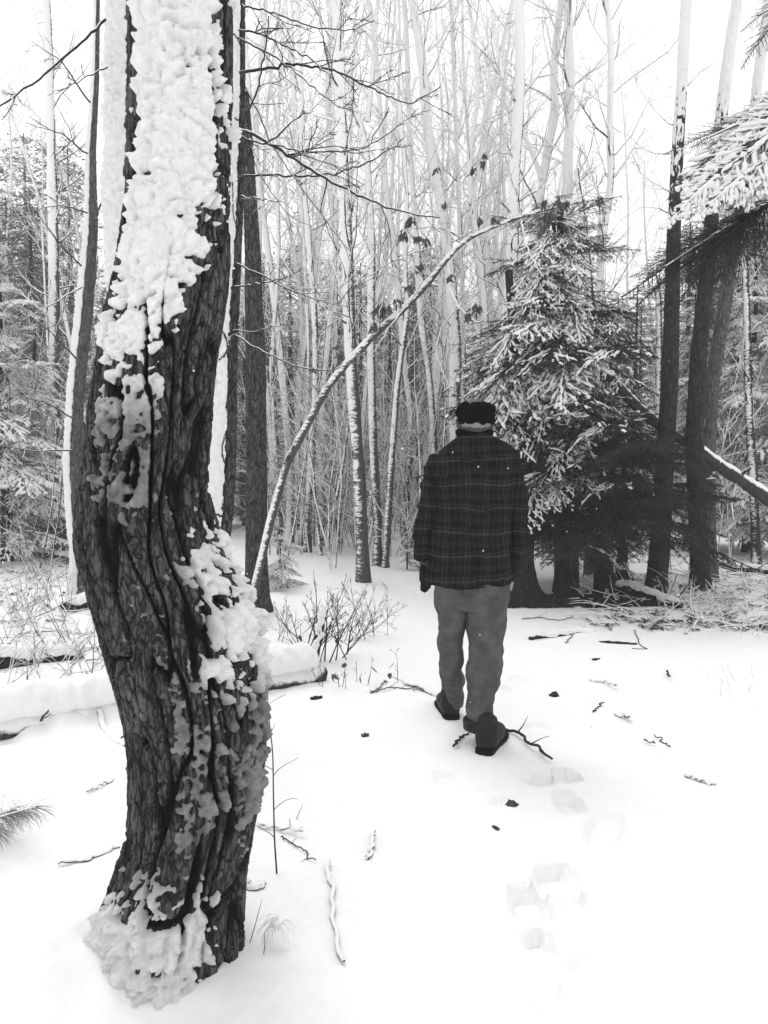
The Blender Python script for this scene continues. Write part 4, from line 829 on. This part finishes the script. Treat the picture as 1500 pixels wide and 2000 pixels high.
def stick(label, pl, w0, w1, mat='twig', lift=.012, twigs=2, seed=0, name='fallen_stick', cat='stick'):
    r_ = np.random.RandomState(seed); P = []
    for x, y in pl: g = gnd(x, y); P.append((g.x, g.y, gz(g.x, g.y) + lift))
    P, rr = spline(P, np.linspace(w0, w1, len(P)), 26); P[:, 2] += .006 * r_.normal(size=26).cumsum() * .5; P[:, 2] = np.maximum(P[:, 2], ground_h(P[:, 0], P[:, 1]) + lift * .3)
    P[:, :2] += r_.normal(size=(26, 2)) * .0014 + np.stack([pn(np.arange(26) * .22, seed * 1.3, k_) for k_ in (0., 5.)], -1) * .035; mb = MB(); mb.tube(P, rr, 7, cap=True)
    if twigs: twiggy(mb, P, rr, r_, twigs, .35, 1, .02, rmin=.0012)
    return solo(name, mb, M[mat], label, cat, smooth=True)
SK = [('rough snow-flecked stick pointing at the left boot of the man', [(765,1322),(800,1345),(830,1355),(858,1367)], .010, .016, 'twig', 0),
 ('forked dark twig trailing right from the right boot', [(975,1428),(1010,1440),(1035,1460),(1060,1480),(1075,1490)], .009, .006, 'twig_bare', 3),
 ('short dark stick poking out left of the right boot', [(887,1462),(895,1445),(915,1432)], .007, .005, 'twig_bare', 0),
 ('thin branched twig on the snow left of the man, above the rough stick', [(735,1355),(765,1350),(800,1352),(830,1358)], .004, .0025, 'twig_bare', 4),
 ('pale broken stick end right of the shrub sprig', [(725,1355),(740,1345),(755,1335)], .012, .012, 'twig', 0),
 ('bent grey stick on the open snow right of the man', [(1150,1332),(1185,1338),(1200,1352)], .009, .006, 'twig', 0),
 ('short knobbed twig below the bent grey stick', [(1200,1400),(1215,1403),(1230,1412)], .005, .012, 'twig', 1),
 ('tiny curved twig left of the knobbed twig', [(1160,1395),(1168,1385),(1178,1376)], .004, .003, 'twig_bare', 1),
 ('straight thin twig pair, upper one, at the right', [(1280,1440),(1293,1449),(1306,1458)], .003, .003, 'twig_bare', 0),
 ('straight thin twig pair, lower one, at the right', [(1257,1450),(1270,1454),(1281,1458)], .003, .003, 'twig_bare', 0),
 ('upright small splinter in the snow right of the dark bark flake', [(1302,1315),(1305,1325),(1309,1332)], .006, .003, 'twig_bare', 0),
 ('thin crooked twig under the bark flake', [(1240,1230),(1250,1262),(1267,1270),(1235,1268)], .004, .003, 'twig_bare', 1),
 ('long bent branch in front of the brush at the right', [(1338,1240),(1370,1205),(1440,1215),(1510,1240)], .010, .006, 'twig', 4),
 ('half-buried stick at the right, lying alone on the snow', [(1340,1517),(1365,1527),(1395,1530)], .008, .009, 'twig', 0),
 ('thin stick lying right of the bent trunk foot', [(505,1615),(540,1625),(588,1634)], .007, .005, 'twig', 3),
 ('slender dark twig bent on the snow below the thin stick', [(548,1640),(590,1660),(615,1690)], .003, .002, 'twig_bare', 3),
 ('partly buried vertical stick, longer, right of the bent trunk', [(640,1690),(652,1760),(655,1830),(668,1890)], .008, .006, 'twig', 0),
 ('partly buried short stick above the longer buried one', [(733,1625),(728,1650),(722,1675)], .006, .008, 'twig', 0),
 ('dark stick end under snow against the foot of the bent trunk', [(480,1740),(500,1745),(520,1735)], .018, .012, 'twig', 0),
 ('crooked branch in the snow left of the bent trunk, pointing at the log', [(130,1385),(180,1400),(215,1440),(250,1462)], .010, .022, 'twig', 3),
 ('small brush of twigs on snow left of the bent trunk', [(170,1555),(195,1545),(222,1530)], .005, .004, 'twig', 4),
 ('snow-dusted stick far left of the bent trunk foot', [(110,1700),(170,1690),(235,1660)], .006, .006, 'twig', 3),
 ('snowy stick on the left edge of the clearing', [(0,1075),(15,1060),(42,1020)], .014, .006, 'twig', 1),
 ('long level twig on the snow behind the man at the right', [(1020,1212),(1060,1208),(1095,1215),(1120,1210)], .005, .003, 'twig_bare', 2),
 ('thin stick beside the snow ridge, pointing down left', [(1105,1258),(1120,1240)], .004, .003, 'twig_bare', 0)]
for i, (lab, pl, a, b_, m_, tw) in enumerate(SK): stick(lab, pl, a, b_, m_, twigs=tw, seed=300 + i)
# bark flakes and lumps
def flake(label, px, py, L, W, az, seed, H=.02, mat='log', name='bark_flake', cat='bark'):
    r_ = np.random.RandomState(seed); g = gnd(px, py); n = 9; u = np.linspace(-1, 1, n); A = np.array([math.cos(az), math.sin(az), 0]); B = np.array([-A[1], A[0], 0]); V = []
    for t_ in u:
        wd = W * math.sqrt(max(.02, 1 - t_ * t_)) * r_.uniform(.75, 1.1)
        for s_ in (-1, -.4, .4, 1): V.append(np.array([g.x, g.y, gz(g.x, g.y) - .004]) + A * L * t_ + B * wd * s_ + np.array([0, 0, H * (1 - s_ * s_ * .8) * r_.uniform(.7, 1.2) - .006]))
    V = np.array(V); Vb = V - np.array([0, 0, .02]); m_ = len(V); q = []
    for i in range(n - 1):
        for j in range(3): a = i * 4 + j; q += [(a, a + 4, a + 5, a + 1), (m_ + a, m_ + a + 1, m_ + a + 5, m_ + a + 4)]
    for i in range(n - 1): q += [(i * 4, i * 4 + m_, i * 4 + 4 + m_, i * 4 + 4), (i * 4 + 3, i * 4 + 7, i * 4 + 7 + m_, i * 4 + 3 + m_)]
    mb = MB(); mb.add(np.vstack([V, Vb]), q); solo(name, mb, M[mat], label, cat, smooth=True)
flake('flat dark flake of bark on the open snow right of the man', 1207, 1257, .15, .06, -.25, 1, mat='bark_dark')
flake('bark-covered piece of branch half buried below the brush', 1385, 1212, .20, .08, -.2, 2, mat='log')
flake('wide dark slab under snow right of the snow ridge', 1310, 1215, .12, .05, .1, 3, mat='bark_dark')
flake('small black lump poking out of the snow between flake and man', 1164, 1291, .04, .03, .5, 4, .02, 'bark_right')
flake('small rounded leaf lump right of the left boot level', 1082, 1364, .035, .045, 1., 5, .03, 'bark_dark')
flake('dark frosty lump in a hollow below the boots', 1000, 1572, .028, .035, 1.9, 6, .025, 'bark_grey')
flake('little speckled lump alone on the snow right of the bent trunk', 713, 1437, .022, .018, 0, 7, .03, 'bark_grey')
flake('tiny dark seed husk on the snow left of the frosty lump', 952, 1583, .008, .006, 0, 8, .01, 'bark_dark')
flake('curled leaf sticking out of a small hollow below the frosty lump', 968, 1622, .02, .014, -.8, 9, .02, 'bark_grey')
flake('dark leaf lying left of the curled sprig on the snow', 618, 1370, .04, .02, .4, 10, .03, 'bark_dark')
# litter under the spruce and on the forest floor at the right
def litter(name, region, n, seed, sz, mat):
    r_ = np.random.RandomState(seed); mb = MB(); n2 = int(n * 2)
    px = r_.uniform(region[0], region[2], n2); py = r_.uniform(region[1], region[3], n2); keep = pn(px * .02, py * .08, seed) > (-.2 if n > 6000 else -.03); px, py = px[keep][:n], py[keep][:n]; n = len(px)
    G_ = np.array([tuple(gnd(a, b)) for a, b in zip(px, py)]); G_[:, 2] = ground_h(G_[:, 0], G_[:, 1]) + .012
    az = r_.uniform(0, 6.28, n); s_ = (sz * r_.uniform(.4, 1.4, n))[:, None]; d = np.stack([np.cos(az), np.sin(az), r_.uniform(-.2, .4, n)], -1) * s_; e = np.stack([-np.sin(az), np.cos(az), r_.uniform(-.3, .3, n)], -1) * s_ * r_.uniform(.15, .5, n)[:, None]
    mb.add(np.stack([G_ - d, G_ - e, G_ + d, G_ + e], 1).reshape(-1, 3), np.arange(4 * n).reshape(-1, 4))
    o = link(name, mb.mesh(name, False, [M[mat]])); o['kind'] = 'stuff'; o['label'] = 'dark leaf litter showing through the thin snow ' + region[4]; o['category'] = 'leaf litter'
litter('leaf_litter', (985, 1157, 1290, 1188, 'under the spruce'), 9000, 1, .034, 'litter')
litter('leaf_litter', (1180, 1120, 1560, 1235, 'at the right side of the clearing'), 2600, 2, .028, 'litter')
litter('leaf_litter', (-60, 1040, 160, 1200, 'at the left side of the clearing'), 900, 3, .03, 'litter')
r_ = np.random.RandomState(77); mb = MB()
for k in range(420):
    px, py = (r_.uniform(1130, 1560), r_.uniform(1085, 1235)) if k % 5 else (r_.uniform(-60, 200), r_.uniform(1030, 1300)); g = gnd(px, py); az = r_.uniform(0, 3.14)
    q = wander((g.x, g.y, gz(g.x, g.y) + .02), (math.cos(az), math.sin(az), r_.uniform(0, .25)), r_.uniform(.15, .7), 5, .12, -.02, r_); mb.tube(q, np.linspace(.008, .003, 6) * r_.uniform(.6, 1.6), 4)
solo('forest_floor_twigs', mb, M['twig'], 'fallen twigs strewn over the snowy forest floor under the trees', 'twigs', kind='stuff')
# near plants
g = gnd(541, 1850); pt = thing('drooping_weed', 'withered drooping seed head with a snow cap, right of the bent trunk foot', 'plant', (g.x, g.y, 0)); r_ = np.random.RandomState(12)
top = at(541, 1805, g.y); mb = MB(); mb.tube([(g.x - .01, g.y, -.02), (g.x - .015, g.y, top.z * .5), tuple(top)], [.0012, .001, .001], 4); part('stem', mb, M['twig_far'], pt); mb = MB()
for k in range(46):
    d = np.array([r_.normal() * .5, r_.normal() * .5, .5]); q = [np.array(top)]; dd = unit(d)
    for j in range(5): dd = unit(dd + np.array([0, 0, -.55])); q.append(q[-1] + dd * .016)
    mb.tube(q, [.0011, .001, .0009, .0008, .0007, .0005], 3)
part('drooping_blades', mb, M['twig_far'], pt); mb = MB(); u = np.linspace(-1, 1, 7); mb.tube([(top.x + .02 * t_, top.y, top.z + .008) for t_ in u], .016 * np.sqrt(np.maximum(.04, 1 - u * u)), 9, cap=True); part('snow_cap', mb, M['clump'], pt)
st_ = thing('dry_weed', 'long thin bare stem standing close right of the bent trunk', 'plant', G(541, 1712)); g = gnd(541, 1712); r_ = np.random.RandomState(14)
q = [at(x, y, g.y) for x, y in ((541,1712),(536,1640),(534,1550),(533,1470),(525,1400),(522,1345))]; q, rr = spline(q, np.linspace(.0035, .0015, 6), 30); mb = MB(); mb.tube(q, rr, 6); twiggy(mb, q, rr, r_, 6, .2, 1, .0, rmin=.0008); part('stem', mb, M['twig_bare'], st_)
for lab, a, b_ in (('short leaning grass stem just right of the bent trunk foot', (482,1850), (512,1755)), ('thin upright grass stem beside the drooping weed', (513,1870), (516,1820)), ('fine grass blade pair standing on the snow right of the bent trunk', (575,1600), (592,1570))):
    g = gnd(*a); p = at(*b_, g.y); mb = MB(); mb.tube([(g.x, g.y, -.02), tuple((Vector((g.x, g.y, 0)) + p) / 2 + Vector((.004, 0, 0))), tuple(p)], [.0016, .0013, .0006], 4); solo('grass_stem', mb, M['twig_bare'], lab, 'plant')
# pine sprig at the lower left edge
g = gnd(-60, 1640); pn_ = thing('pine_sprig', 'young pine tip with long drooping pale needles at the lower left edge', 'plant', (g.x, g.y, 0)); r_ = np.random.RandomState(15)
for k, (tx, ty) in enumerate([(30,1580),(70,1575),(-10,1620)]):
    a = Vector((g.x, g.y, 0)); p = at(tx, ty, g.y - .1 * k); q = np.array([a, (a + p) / 2 + Vector((0, 0, .03)), p]); mb = MB(); mb.tube(q, [.005, .004, .002], 6); part('stem', mb, M['twig_far'], pn_); mb = MB()
    for j in range(110):
        u = r_.uniform(.45, 1); c = q[1] * (2 - 2 * u) + q[2] * (2 * u - 1); d = unit(np.array([.7 + r_.normal() * .5, r_.normal() * .6, r_.normal() * .4 - .1])); pp = [c]
        for i in range(4): d = unit(d + np.array([0, 0, -.16])); pp.append(pp[-1] + d * .024)
        mb.tube(pp, [.0008, .0008, .0007, .0006, .0003], 3)
    part('needles', mb, M['needle_pale_fade'], pn_)

# ------------------------------------------------------------------ the walking man
YM = 4.1
def remesh(name, mb, vox, mats, parent, disp=None, smooth_it=2):
    tmp = bpy.data.objects.new('tmp', mb.mesh('tmp')); C.objects.link(tmp)
    m = tmp.modifiers.new('r', 'REMESH'); m.mode = 'VOXEL'; m.voxel_size = vox; m.use_smooth_shade = True
    if smooth_it: m2 = tmp.modifiers.new('s', 'SMOOTH'); m2.iterations = smooth_it; m2.factor = .6
    dg = bpy.context.evaluated_depsgraph_get(); me = bpy.data.meshes.new_from_object(tmp.evaluated_get(dg)); bpy.data.objects.remove(tmp)
    me.name = name; n = len(me.vertices); co = np.zeros(n * 3, np.float32); no = np.zeros(n * 3, np.float32)
    me.vertices.foreach_get('co', co); me.vertices.foreach_get('normal', no); co = co.reshape(-1, 3).astype(float); no = no.reshape(-1, 3)
    if disp is not None: co = co + no * disp(co, no)[:, None]; me.vertices.foreach_set('co', co.astype(np.float32).ravel())
    me.polygons.foreach_set('use_smooth', np.full(len(me.polygons), True)); me.materials.clear()
    for mt in mats: me.materials.append(mt)
    me.update(); o = link(name, me, parent); p = parent; off = Vector((0, 0, 0))
    while p: off += Vector(p.location); p = p.parent
    o.location = -off
    return o
def loft(mb, rings, sides=28):
    """rings: (centre, rx, ry[, power]) stacked; closed ends; ring planes horizontal unless a frame is given"""
    n = len(rings); V = []; an = np.linspace(0, 2 * math.pi, sides, endpoint=False)
    for c, rx, ry in rings: V.append(np.array(c) + np.stack([rx * np.cos(an), ry * np.sin(an), 0 * an], -1))
    V = np.vstack(V + [np.array([rings[0][0]]), np.array([rings[-1][0]])]); i = np.arange(n - 1)[:, None] * sides; j = np.arange(sides)[None]; k = (j + 1) % sides
    q = np.stack([i + j, i + k, i + sides + k, i + sides + j], -1).reshape(-1, 4); b_ = (n - 1) * sides
    if V[0, 2] > V[b_, 2]: q = q[:, ::-1]; t = [(n * sides, a, (a + 1) % sides) for a in range(sides)] + [(n * sides + 1, b_ + (a + 1) % sides, b_ + a) for a in range(sides)]
    else: t = [(n * sides, (a + 1) % sides, a) for a in range(sides)] + [(n * sides + 1, b_ + a, b_ + (a + 1) % sides) for a in range(sides)]
    mb.add(V, q, t)
def capsule(mb, pts, rad, sides=14): 
    P = np.asarray([tuple(p) for p in pts], float); r = np.asarray(rad, float); d0 = unit(P[0] - P[1]); d1 = unit(P[-1] - P[-2])
    P2 = [P[0] + d0 * r[0] * .95, P[0] + d0 * r[0] * .6] + list(P) + [P[-1] + d1 * r[-1] * .6, P[-1] + d1 * r[-1] * .95]; r2 = [r[0] * .3, r[0] * .78] + list(r) + [r[-1] * .78, r[-1] * .3]
    mb.tube(P2, r2, sides, cap=True)
def MP(px, py, dy=0): return at(px, py, YM + dy)
K = YM / F
man = thing('person', 'man walking away in black fleece hat, dark plaid jacket and grey trousers', 'person', (MP(925, 1440).x, YM, 0))
# body: one continuous figure under the clothes
mb = MB()
hc = MP(929, 826, -.02)                      # centre of the head
def el(mb, c, rx, ry, rz, n=14):
    t_ = np.linspace(-1, 1, n) * .995; loft(mb, [((c[0], c[1], c[2] + rz * a), rx * math.sqrt(1 - a * a) + .0005, ry * math.sqrt(1 - a * a) + .0005) for a in t_], 24)
el(mb, hc + Vector((0, .01, .025)), .082, .10, .105); el(mb, hc + Vector((0, .045, -.05)), .058, .065, .07)
el(mb, hc + Vector((0, .115, -.015)), .014, .022, .026)                                       # nose
for s_ in (-1, 1):
    el(mb, hc + Vector((s_ * .088, .02, -.012)), .012, .02, .034); el(mb, hc + Vector((s_ * .035, .095, .02)), .025, .012, .012)
el(mb, hc + Vector((0, .1, -.055)), .028, .014, .012)
capsule(mb, [hc + Vector((0, 0, -.05)), MP(927, 872, .0)], [.052, .052])
capsule(mb, [MP(925, 885), MP(922, 960), MP(920, 1060), MP(920, 1120)], [.11, .13, .13, .13]); capsule(mb, [MP(880, 900), MP(980, 902)], [.055, .055])
for pts in ([MP(866, 896), MP(840, 980), MP(830, 1050, .06), MP(833, 1105, .12)], [MP(990, 898), MP(1008, 980), MP(1010, 1050, .05), MP(1003, 1088, .08)]): capsule(mb, pts, [.055, .045, .038, .03])
LK = [MP(890, 1130), MP(884, 1210, .06), MP(884, 1290, .16), MP(884, 1350, .3), Vector((gnd(884, 1400).x, 4.47, .1))]
RK = [MP(950, 1130), MP(946, 1210, -.02), MP(944, 1300, -.04), MP(938, 1390, -.10), Vector((gnd(938, 1455).x, 4.02, .1))]
for pts in (LK, RK): capsule(mb, pts, [.08, .068, .052, .045, .035])
remesh('body', mb, .012, [M['skin']], man, smooth_it=3)
# eyes on the (unseen) face
for s_ in (-1, 1): mbe = MB(); el(mbe, hc + Vector((s_ * .033, .098, .008)), .011, .008, .009, 8); part('eye', mbe, M['eye'], man)
# jacket
def jacket_mat():
    m, t, b = new_mat('plaid_flannel'); b.inputs['Roughness'].default_value = .95; b.inputs['Specular IOR Level'].default_value = .02
    tc = t.nodes.new('ShaderNodeTexCoord'); sep = t.nodes.new('ShaderNodeSeparateXYZ')
    nz = nd(t, 'ShaderNodeTexNoise', Scale=5.0); t.links.new(tc.outputs['Object'], nz.inputs['Vector'])
    t.links.new(tc.outputs['Object'], sep.inputs[0]); wv = val(t, 'MULTIPLY', val(t, 'SUBTRACT', nz.outputs[0], .5), .065)
    def stripes(c, period, offs):
        x = val(t, 'FRACT', val(t, 'ADD', val(t, 'DIVIDE', val(t, 'ADD', c, wv), period), 10.13)); acc = None
        for o_, wd, g_ in offs:
            d = val(t, 'ABSOLUTE', val(t, 'SUBTRACT', x, o_)); s_ = val(t, 'MULTIPLY', val(t, 'MINIMUM', val(t, 'MAXIMUM', val(t, 'MULTIPLY', val(t, 'SUBTRACT', wd, d), 60.), 0.), 1.), g_)
            acc = s_ if acc is None else val(t, 'ADD', acc, s_)
        return acc
    vx = stripes(sep.outputs['X'], .105, [(.12, .018, .03), (.22, .012, .022), (.31, .014, .038), (.50, .02, -.0045), (.58, .012, .024), (.70, .03, -.004), (.83, .012, .028), (.92, .012, .009)])
    hz = stripes(sep.outputs['Z'], .125, [(.15, .05, .014), (.30, .015, .022), (.45, .08, -.003), (.62, .015, .018), (.72, .012, .022), (.9, .05, -.003)])
    wn = nd(t, 'ShaderNodeTexNoise', Scale=420.0, Detail=1.0); t.links.new(tc.outputs['Object'], wn.inputs['Vector'])
    s_ = val(t, 'ADD', val(t, 'MULTIPLY', val(t, 'ADD', vx, hz), 1.6), .014); s_ = val(t, 'MULTIPLY', s_, val(t, 'ADD', val(t, 'MULTIPLY', wn.outputs[0], 1.2), .35))
    st = noise(t, 9, 3, .6); s_ = val(t, 'MULTIPLY', s_, ramp(t, st, [(.30, .35), (.42, 1)])); s_ = val(t, 'MAXIMUM', s_, .0015)
    t.links.new(s_, b.inputs['Base Color']); bump(t, b, noise(t, 16, 3, .55, sc3=(1, 1, .6)), .5, .02); return m
M['plaid'] = jacket_mat()
def folds(amp, sc_=7, seed=0, zs_=.6):
    return lambda co, no: amp * (fbm(co[:, 0] * sc_ + seed, co[:, 1] * sc_, co[:, 2] * sc_ * zs_, 3)) + amp * .9 * (np.abs(pn(co[:, 0] * sc_ * .8 + 4 + co[:, 2] * 3, co[:, 1] * 4, co[:, 2] * sc_ * 1.1 + seed)) - .2)
mb = MB()
J = [(846,927,24,.078),(852,927,30,.088),(858,928,40,.095),(865,929,54,.10),(872,929,64,.105),(881,930,75,.11),(892,930,82,.115),(910,930,84,.13),(950,928,80,.145),(1000,924,78,.145),(1050,921,80,.145),(1095,918,84,.15),(1120,916,86,.155),(1141,915,85,.155)]
loft(mb, [(tuple(MP(cx, py, .0)), hw * K, d) for py, cx, hw, d in J], 40)
jk0 = mb
jk = remesh('jacket', mb, .0085, [M['plaid']], man, folds(.022, 6, 3), 3)
for sp_, sr_, sd_ in (([MP(884, 897, .0), MP(862, 906, .0), MP(847, 950), MP(838, 1000, .03), MP(830, 1050, .06), MP(829, 1078, .08)], [.070, .078, .074, .068, .060, .058], 5), ([MP(972, 899), MP(991, 909), MP(1005, 955), MP(1012, 1005, .02), MP(1012, 1055, .05), MP(1008, 1085, .07)], [.068, .074, .067, .058, .052, .046], 8)):
    mb = MB(); capsule(mb, sp_, sr_, 20); remesh('sleeve', mb, .0085, [M['plaid']], man, folds(.02, 9, sd_, 1.4), 2)
mb = MB(); a_ = np.linspace(0, 2 * math.pi, 30); c = MP(927, 846, .01)      # stand-up collar, turned
mb.tube([(c.x + .082 * math.cos(t_), c.y + .01 + .082 * math.sin(t_), c.z + .004 + .01 * math.sin(t_)) for t_ in a_], .022, 8); remesh('collar', mb, .006, [M['hat']], jk and man, None, 2)
mb = MB(); p = MP(829, 1085, .08)
mb.tube([p + Vector((0, 0, .03)), p + Vector((.003, .01, -.02))], [.064, .062], 16, cap=True); remesh('cuff', mb, .006, [M['plaid']], man, folds(.006, 20, 1), 2)
# trousers
def trouser_mat():
    m, t, b = new_mat('work_trousers'); b.inputs['Roughness'].default_value = .9; b.inputs['Specular IOR Level'].default_value = .05
    n = noise(t, 14, 4, .6); t.links.new(ramp(t, n, [(.3, .06), (.7, .115)]), b.inputs['Base Color']); bump(t, b, noise(t, 8, 3, .5, sc3=(1, 1, .8)), .9, .05); return m
M['trouser'] = trouser_mat()
mb = MB(); loft(mb, [(tuple(MP(918, 1085)), 66 * K, .13), (tuple(MP(920, 1130)), 69 * K, .14), (tuple(MP(922, 1165)), 70 * K, .14), (tuple(MP(923, 1185)), 66 * K, .125)], 30)
def leg(pts): loft(mb, [(tuple(p), a, b_) for p, a, b_ in pts], 26)
leg([(MP(887, 1140, .0), .098, .13), (MP(884, 1175, .02), .090, .115), (MP(883, 1220, .05), .073, .1), (MP(881, 1265, .10), .073, .09), (MP(882, 1305, .16), .069, .085), (MP(885, 1340, .26), .060, .08), (MP(887, 1368, .32), .052, .07), (MP(887, 1380, .34), .050, .068)])
leg([(MP(951, 1140, -.0), .108, .13), (MP(950, 1180, -.01), .104, .12), (MP(949, 1230, -.02), .098, .11), (MP(947, 1270, -.03), .094, .10), (MP(944, 1310, -.04), .088, .095), (MP(941, 1350, -.06), .080, .088), (MP(938, 1390, -.08), .078, .085), (MP(937, 1412, -.09), .080, .085)])
tr = remesh('trousers', mb, .008, [M['trouser']], man, lambda co, no: folds(.03, 7, 9, .45)(co, no) + .013 * (np.abs(pn(co[:, 0] * 5 + co[:, 2] * 4, co[:, 1] * 6, co[:, 2] * 15)) - .15) * (1 + 1.2 * np.exp(-((co[:, 2] - .15) / .12) ** 2)), 3)
mb = MB(); mb.tube([MP(936, 1402, -.09), MP(936, 1424, -.09)], [.086, .088], 20, cap=True); remesh('turned_up_cuff', mb, .006, [M['boot']], man, folds(.006, 18, 2), 2)
# cargo pocket flap and back pocket on the right leg
def patch(name, a, b_, py0, py1, Yp, mat):
    mb = MB(); V = []; n = 8
    for i in range(n + 1):
        for j in range(n + 1):
            x = a + (b_ - a) * j / n; y = py0 + (py1 - py0) * i / n; th = (x - 949) / 40.0; th = max(-.99, min(.99, th)); dep = math.sqrt(1 - th * th) * .1
            V.append(at(x, y, Yp - dep - .012))
    q = [(i * (n + 1) + j, (i + 1) * (n + 1) + j, (i + 1) * (n + 1) + j + 1, i * (n + 1) + j + 1) for i in range(n) for j in range(n)]
    mb.add([tuple(v) for v in V], q); o = part(name, mb, mat, man); sm = o.modifiers.new('thick', 'SOLIDIFY'); sm.thickness = .004; return o
patch('cargo_pocket', 968, 985, 1172, 1226, YM - .01, M['trouser'])
# gloves with fingers
def glove(c, side):
    mb = MB(); c = Vector(c); capsule(mb, [c + Vector((0, 0, .05)), c, c + Vector((0, .01, -.04))], [.032, .038, .038])
    for k in range(4):
        x = (k - 1.5) * .019; L = (.062, .072, .068, .052)[k]; b0 = c + Vector((x * .6, .012 + x * .5, -.05)); capsule(mb, [b0, b0 + Vector((x * .1, .008, -L * .45)), b0 + Vector((x * .1, .03, -L * .8)), b0 + Vector((0, .05, -L * .9))], [.0125, .0118, .011, .0095], 10)
    b0 = c + Vector((-side * .028, .02, -.0)); capsule(mb, [b0, b0 + Vector((-side * .018, .02, -.03)), b0 + Vector((-side * .014, .032, -.055))], [.014, .0125, .0105], 10)
    remesh('glove', mb, .004, [M['glove']], man, None, 1)
glove(MP(832, 1118, .12), -1); glove(MP(1003, 1098, .08), 1)
# hair and hat
mb = MB(); el(mb, hc + Vector((0, -.004, .02)), .088, .104, .066, 16); hair = remesh('hair', mb, .006, [M['hair']], man, lambda co, no: .004 * pn(co[:, 0] * 90, co[:, 1] * 90, co[:, 2] * 20) - .03 * (no[:, 1] > .55), 1)
mb = MB(); H0 = MP(930, 809, -.02)
loft(mb, [((H0.x, H0.y, H0.z + dz), rx, ry) for dz, rx, ry in ((-.048, .080, .096), (-.046, .090, .108), (-.03, .092, .114), (.0, .097, .120), (.022, .098, .120), (.038, .090, .110), (.047, .075, .088), (.05, .04, .05))], 34)
hat = remesh('fleece_hat', mb, .005, [M['hat']], man, lambda co, no: .02 * np.abs(pn(co[:, 0] * 26, co[:, 1] * 26, co[:, 2] * 26)) * 1.6 + .004 * pn(co[:, 0] * 90, co[:, 1] * 90, co[:, 2] * 90) + .014 * pn(co[:, 0] * 14, co[:, 1] * 14, 2.) * (no[:, 2] > .2), 1)
# boots
def boot(heel, yaw, nm):
    rt = link('boot', None, man); hx, hy = heel; rt.location = (hx - man.location.x, hy - man.location.y, -.012); rt.rotation_euler = (0, 0, yaw); rt.empty_display_size = .1; rt.scale = (1.15, 1.08, 1.1)
    def tosole(z0, z1, grow, mat, name, tread=False):
        mb = MB(); prof = [(-.0, .036), (.03, .042), (.09, .042), (.15, .047), (.21, .052), (.26, .048), (.29, .034), (.305, .012)]
        L = [(-.012, .014)] + prof
        n = len(L); V = []
        for z, g_ in ((z0, 0), (z1, grow)):
            for y, w_ in L: V.append((-(w_ + .001 + g_), y * 1.02, z)); 
            for y, w_ in reversed(L): V.append((w_ + .001 + g_, y * 1.02, z))
        m_ = 2 * n; V += [(0, .15, z0), (0, .15, z1)]; q = [(i, (i + 1) % m_, m_ + (i + 1) % m_, m_ + i) for i in range(m_)][::-1]; t_ = [(2 * m_, (i + 1) % m_, i) for i in range(m_)] + [(2 * m_ + 1, m_ + i, m_ + (i + 1) % m_) for i in range(m_)]
        mb.add(V, q, t_); return mb
    o = link('sole', tosole(-.005, .03, .002, None, '').mesh('sole', False, [M['sole']]), rt)
    mb = MB(); capsule(mb, [Vector((0, .05, .07)), Vector((0, .062, .11)), Vector((0, .07, .14))], [.052, .05, .05]); capsule(mb, [Vector((0, .045, .06)), Vector((0, .14, .065)), Vector((0, .22, .055)), Vector((0, .255, .05))], [.05, .052, .048, .038])
    me_o = remesh('boot_upper', mb, .006, [M['boot']], None, lambda co, no: .0025 * pn(co[:, 0] * 40, co[:, 1] * 40, co[:, 2] * 60) + .004 * (np.abs(pn(co[:, 0] * 12, co[:, 1] * 30, co[:, 2] * 30)))); me_o.parent = rt
gr, gl = gnd(944, 1474), gnd(884, 1409)
boot((gr.x, gr.y), R(-24), 'r'); boot((gl.x, gl.y + .02), R(6), 'l')

# ------------------------------------------------------------------ falling snow
r_ = np.random.RandomState(44); mb = MB()
oct_v = np.array([(1, 0, 0), (-1, 0, 0), (0, 1, 0), (0, -1, 0), (0, 0, 1), (0, 0, -1)], float); oct_f = [(0, 2, 4), (2, 1, 4), (1, 3, 4), (3, 0, 4), (2, 0, 5), (1, 2, 5), (3, 1, 5), (0, 3, 5)]
for k in range(420):
    Y = r_.uniform(1.5, 11); px, py = r_.uniform(0, 1500), r_.uniform(0, 1600); p = at(px, py, Y)
    if p.z < .1: continue
    mb.add(np.array(p) + oct_v * r_.uniform(.0015, .0035) * [1, 1, 1.2], None, oct_f)
solo('falling_snowflakes', mb, M['clump'], 'scattered snowflakes falling through the air in front of the trees', 'snowflakes', kind='stuff')

# ------------------------------------------------------------------ haze of the falling snow
mb = MB(); x0, x1, y0, y1, z0, z1 = -410, 410, -70, 610, -1.5, 16
mb.add([(x0, y0, z0), (x1, y0, z0), (x1, y1, z0), (x0, y1, z0), (x0, y0, z1), (x1, y0, z1), (x1, y1, z1), (x0, y1, z1)], [(0, 3, 2, 1), (4, 5, 6, 7), (0, 1, 5, 4), (1, 2, 6, 5), (2, 3, 7, 6), (3, 0, 4, 7)])
hm = bpy.data.materials.new('haze'); hm.use_nodes = True; hm.node_tree.nodes.clear(); vo = hm.node_tree.nodes.new('ShaderNodeVolumePrincipled'); ou = hm.node_tree.nodes.new('ShaderNodeOutputMaterial')
vo.inputs['Color'].default_value = (.95, .95, .95, 1); vo.inputs['Density'].default_value = .0032; hm.node_tree.links.new(vo.outputs[0], ou.inputs['Volume'])
HAZE = True
if HAZE:
    hz = link('haze', mb.mesh('haze', False, [hm])); hz['kind'] = 'stuff'; hz['label'] = 'pale snow haze filling the wood'; hz['category'] = 'haze'
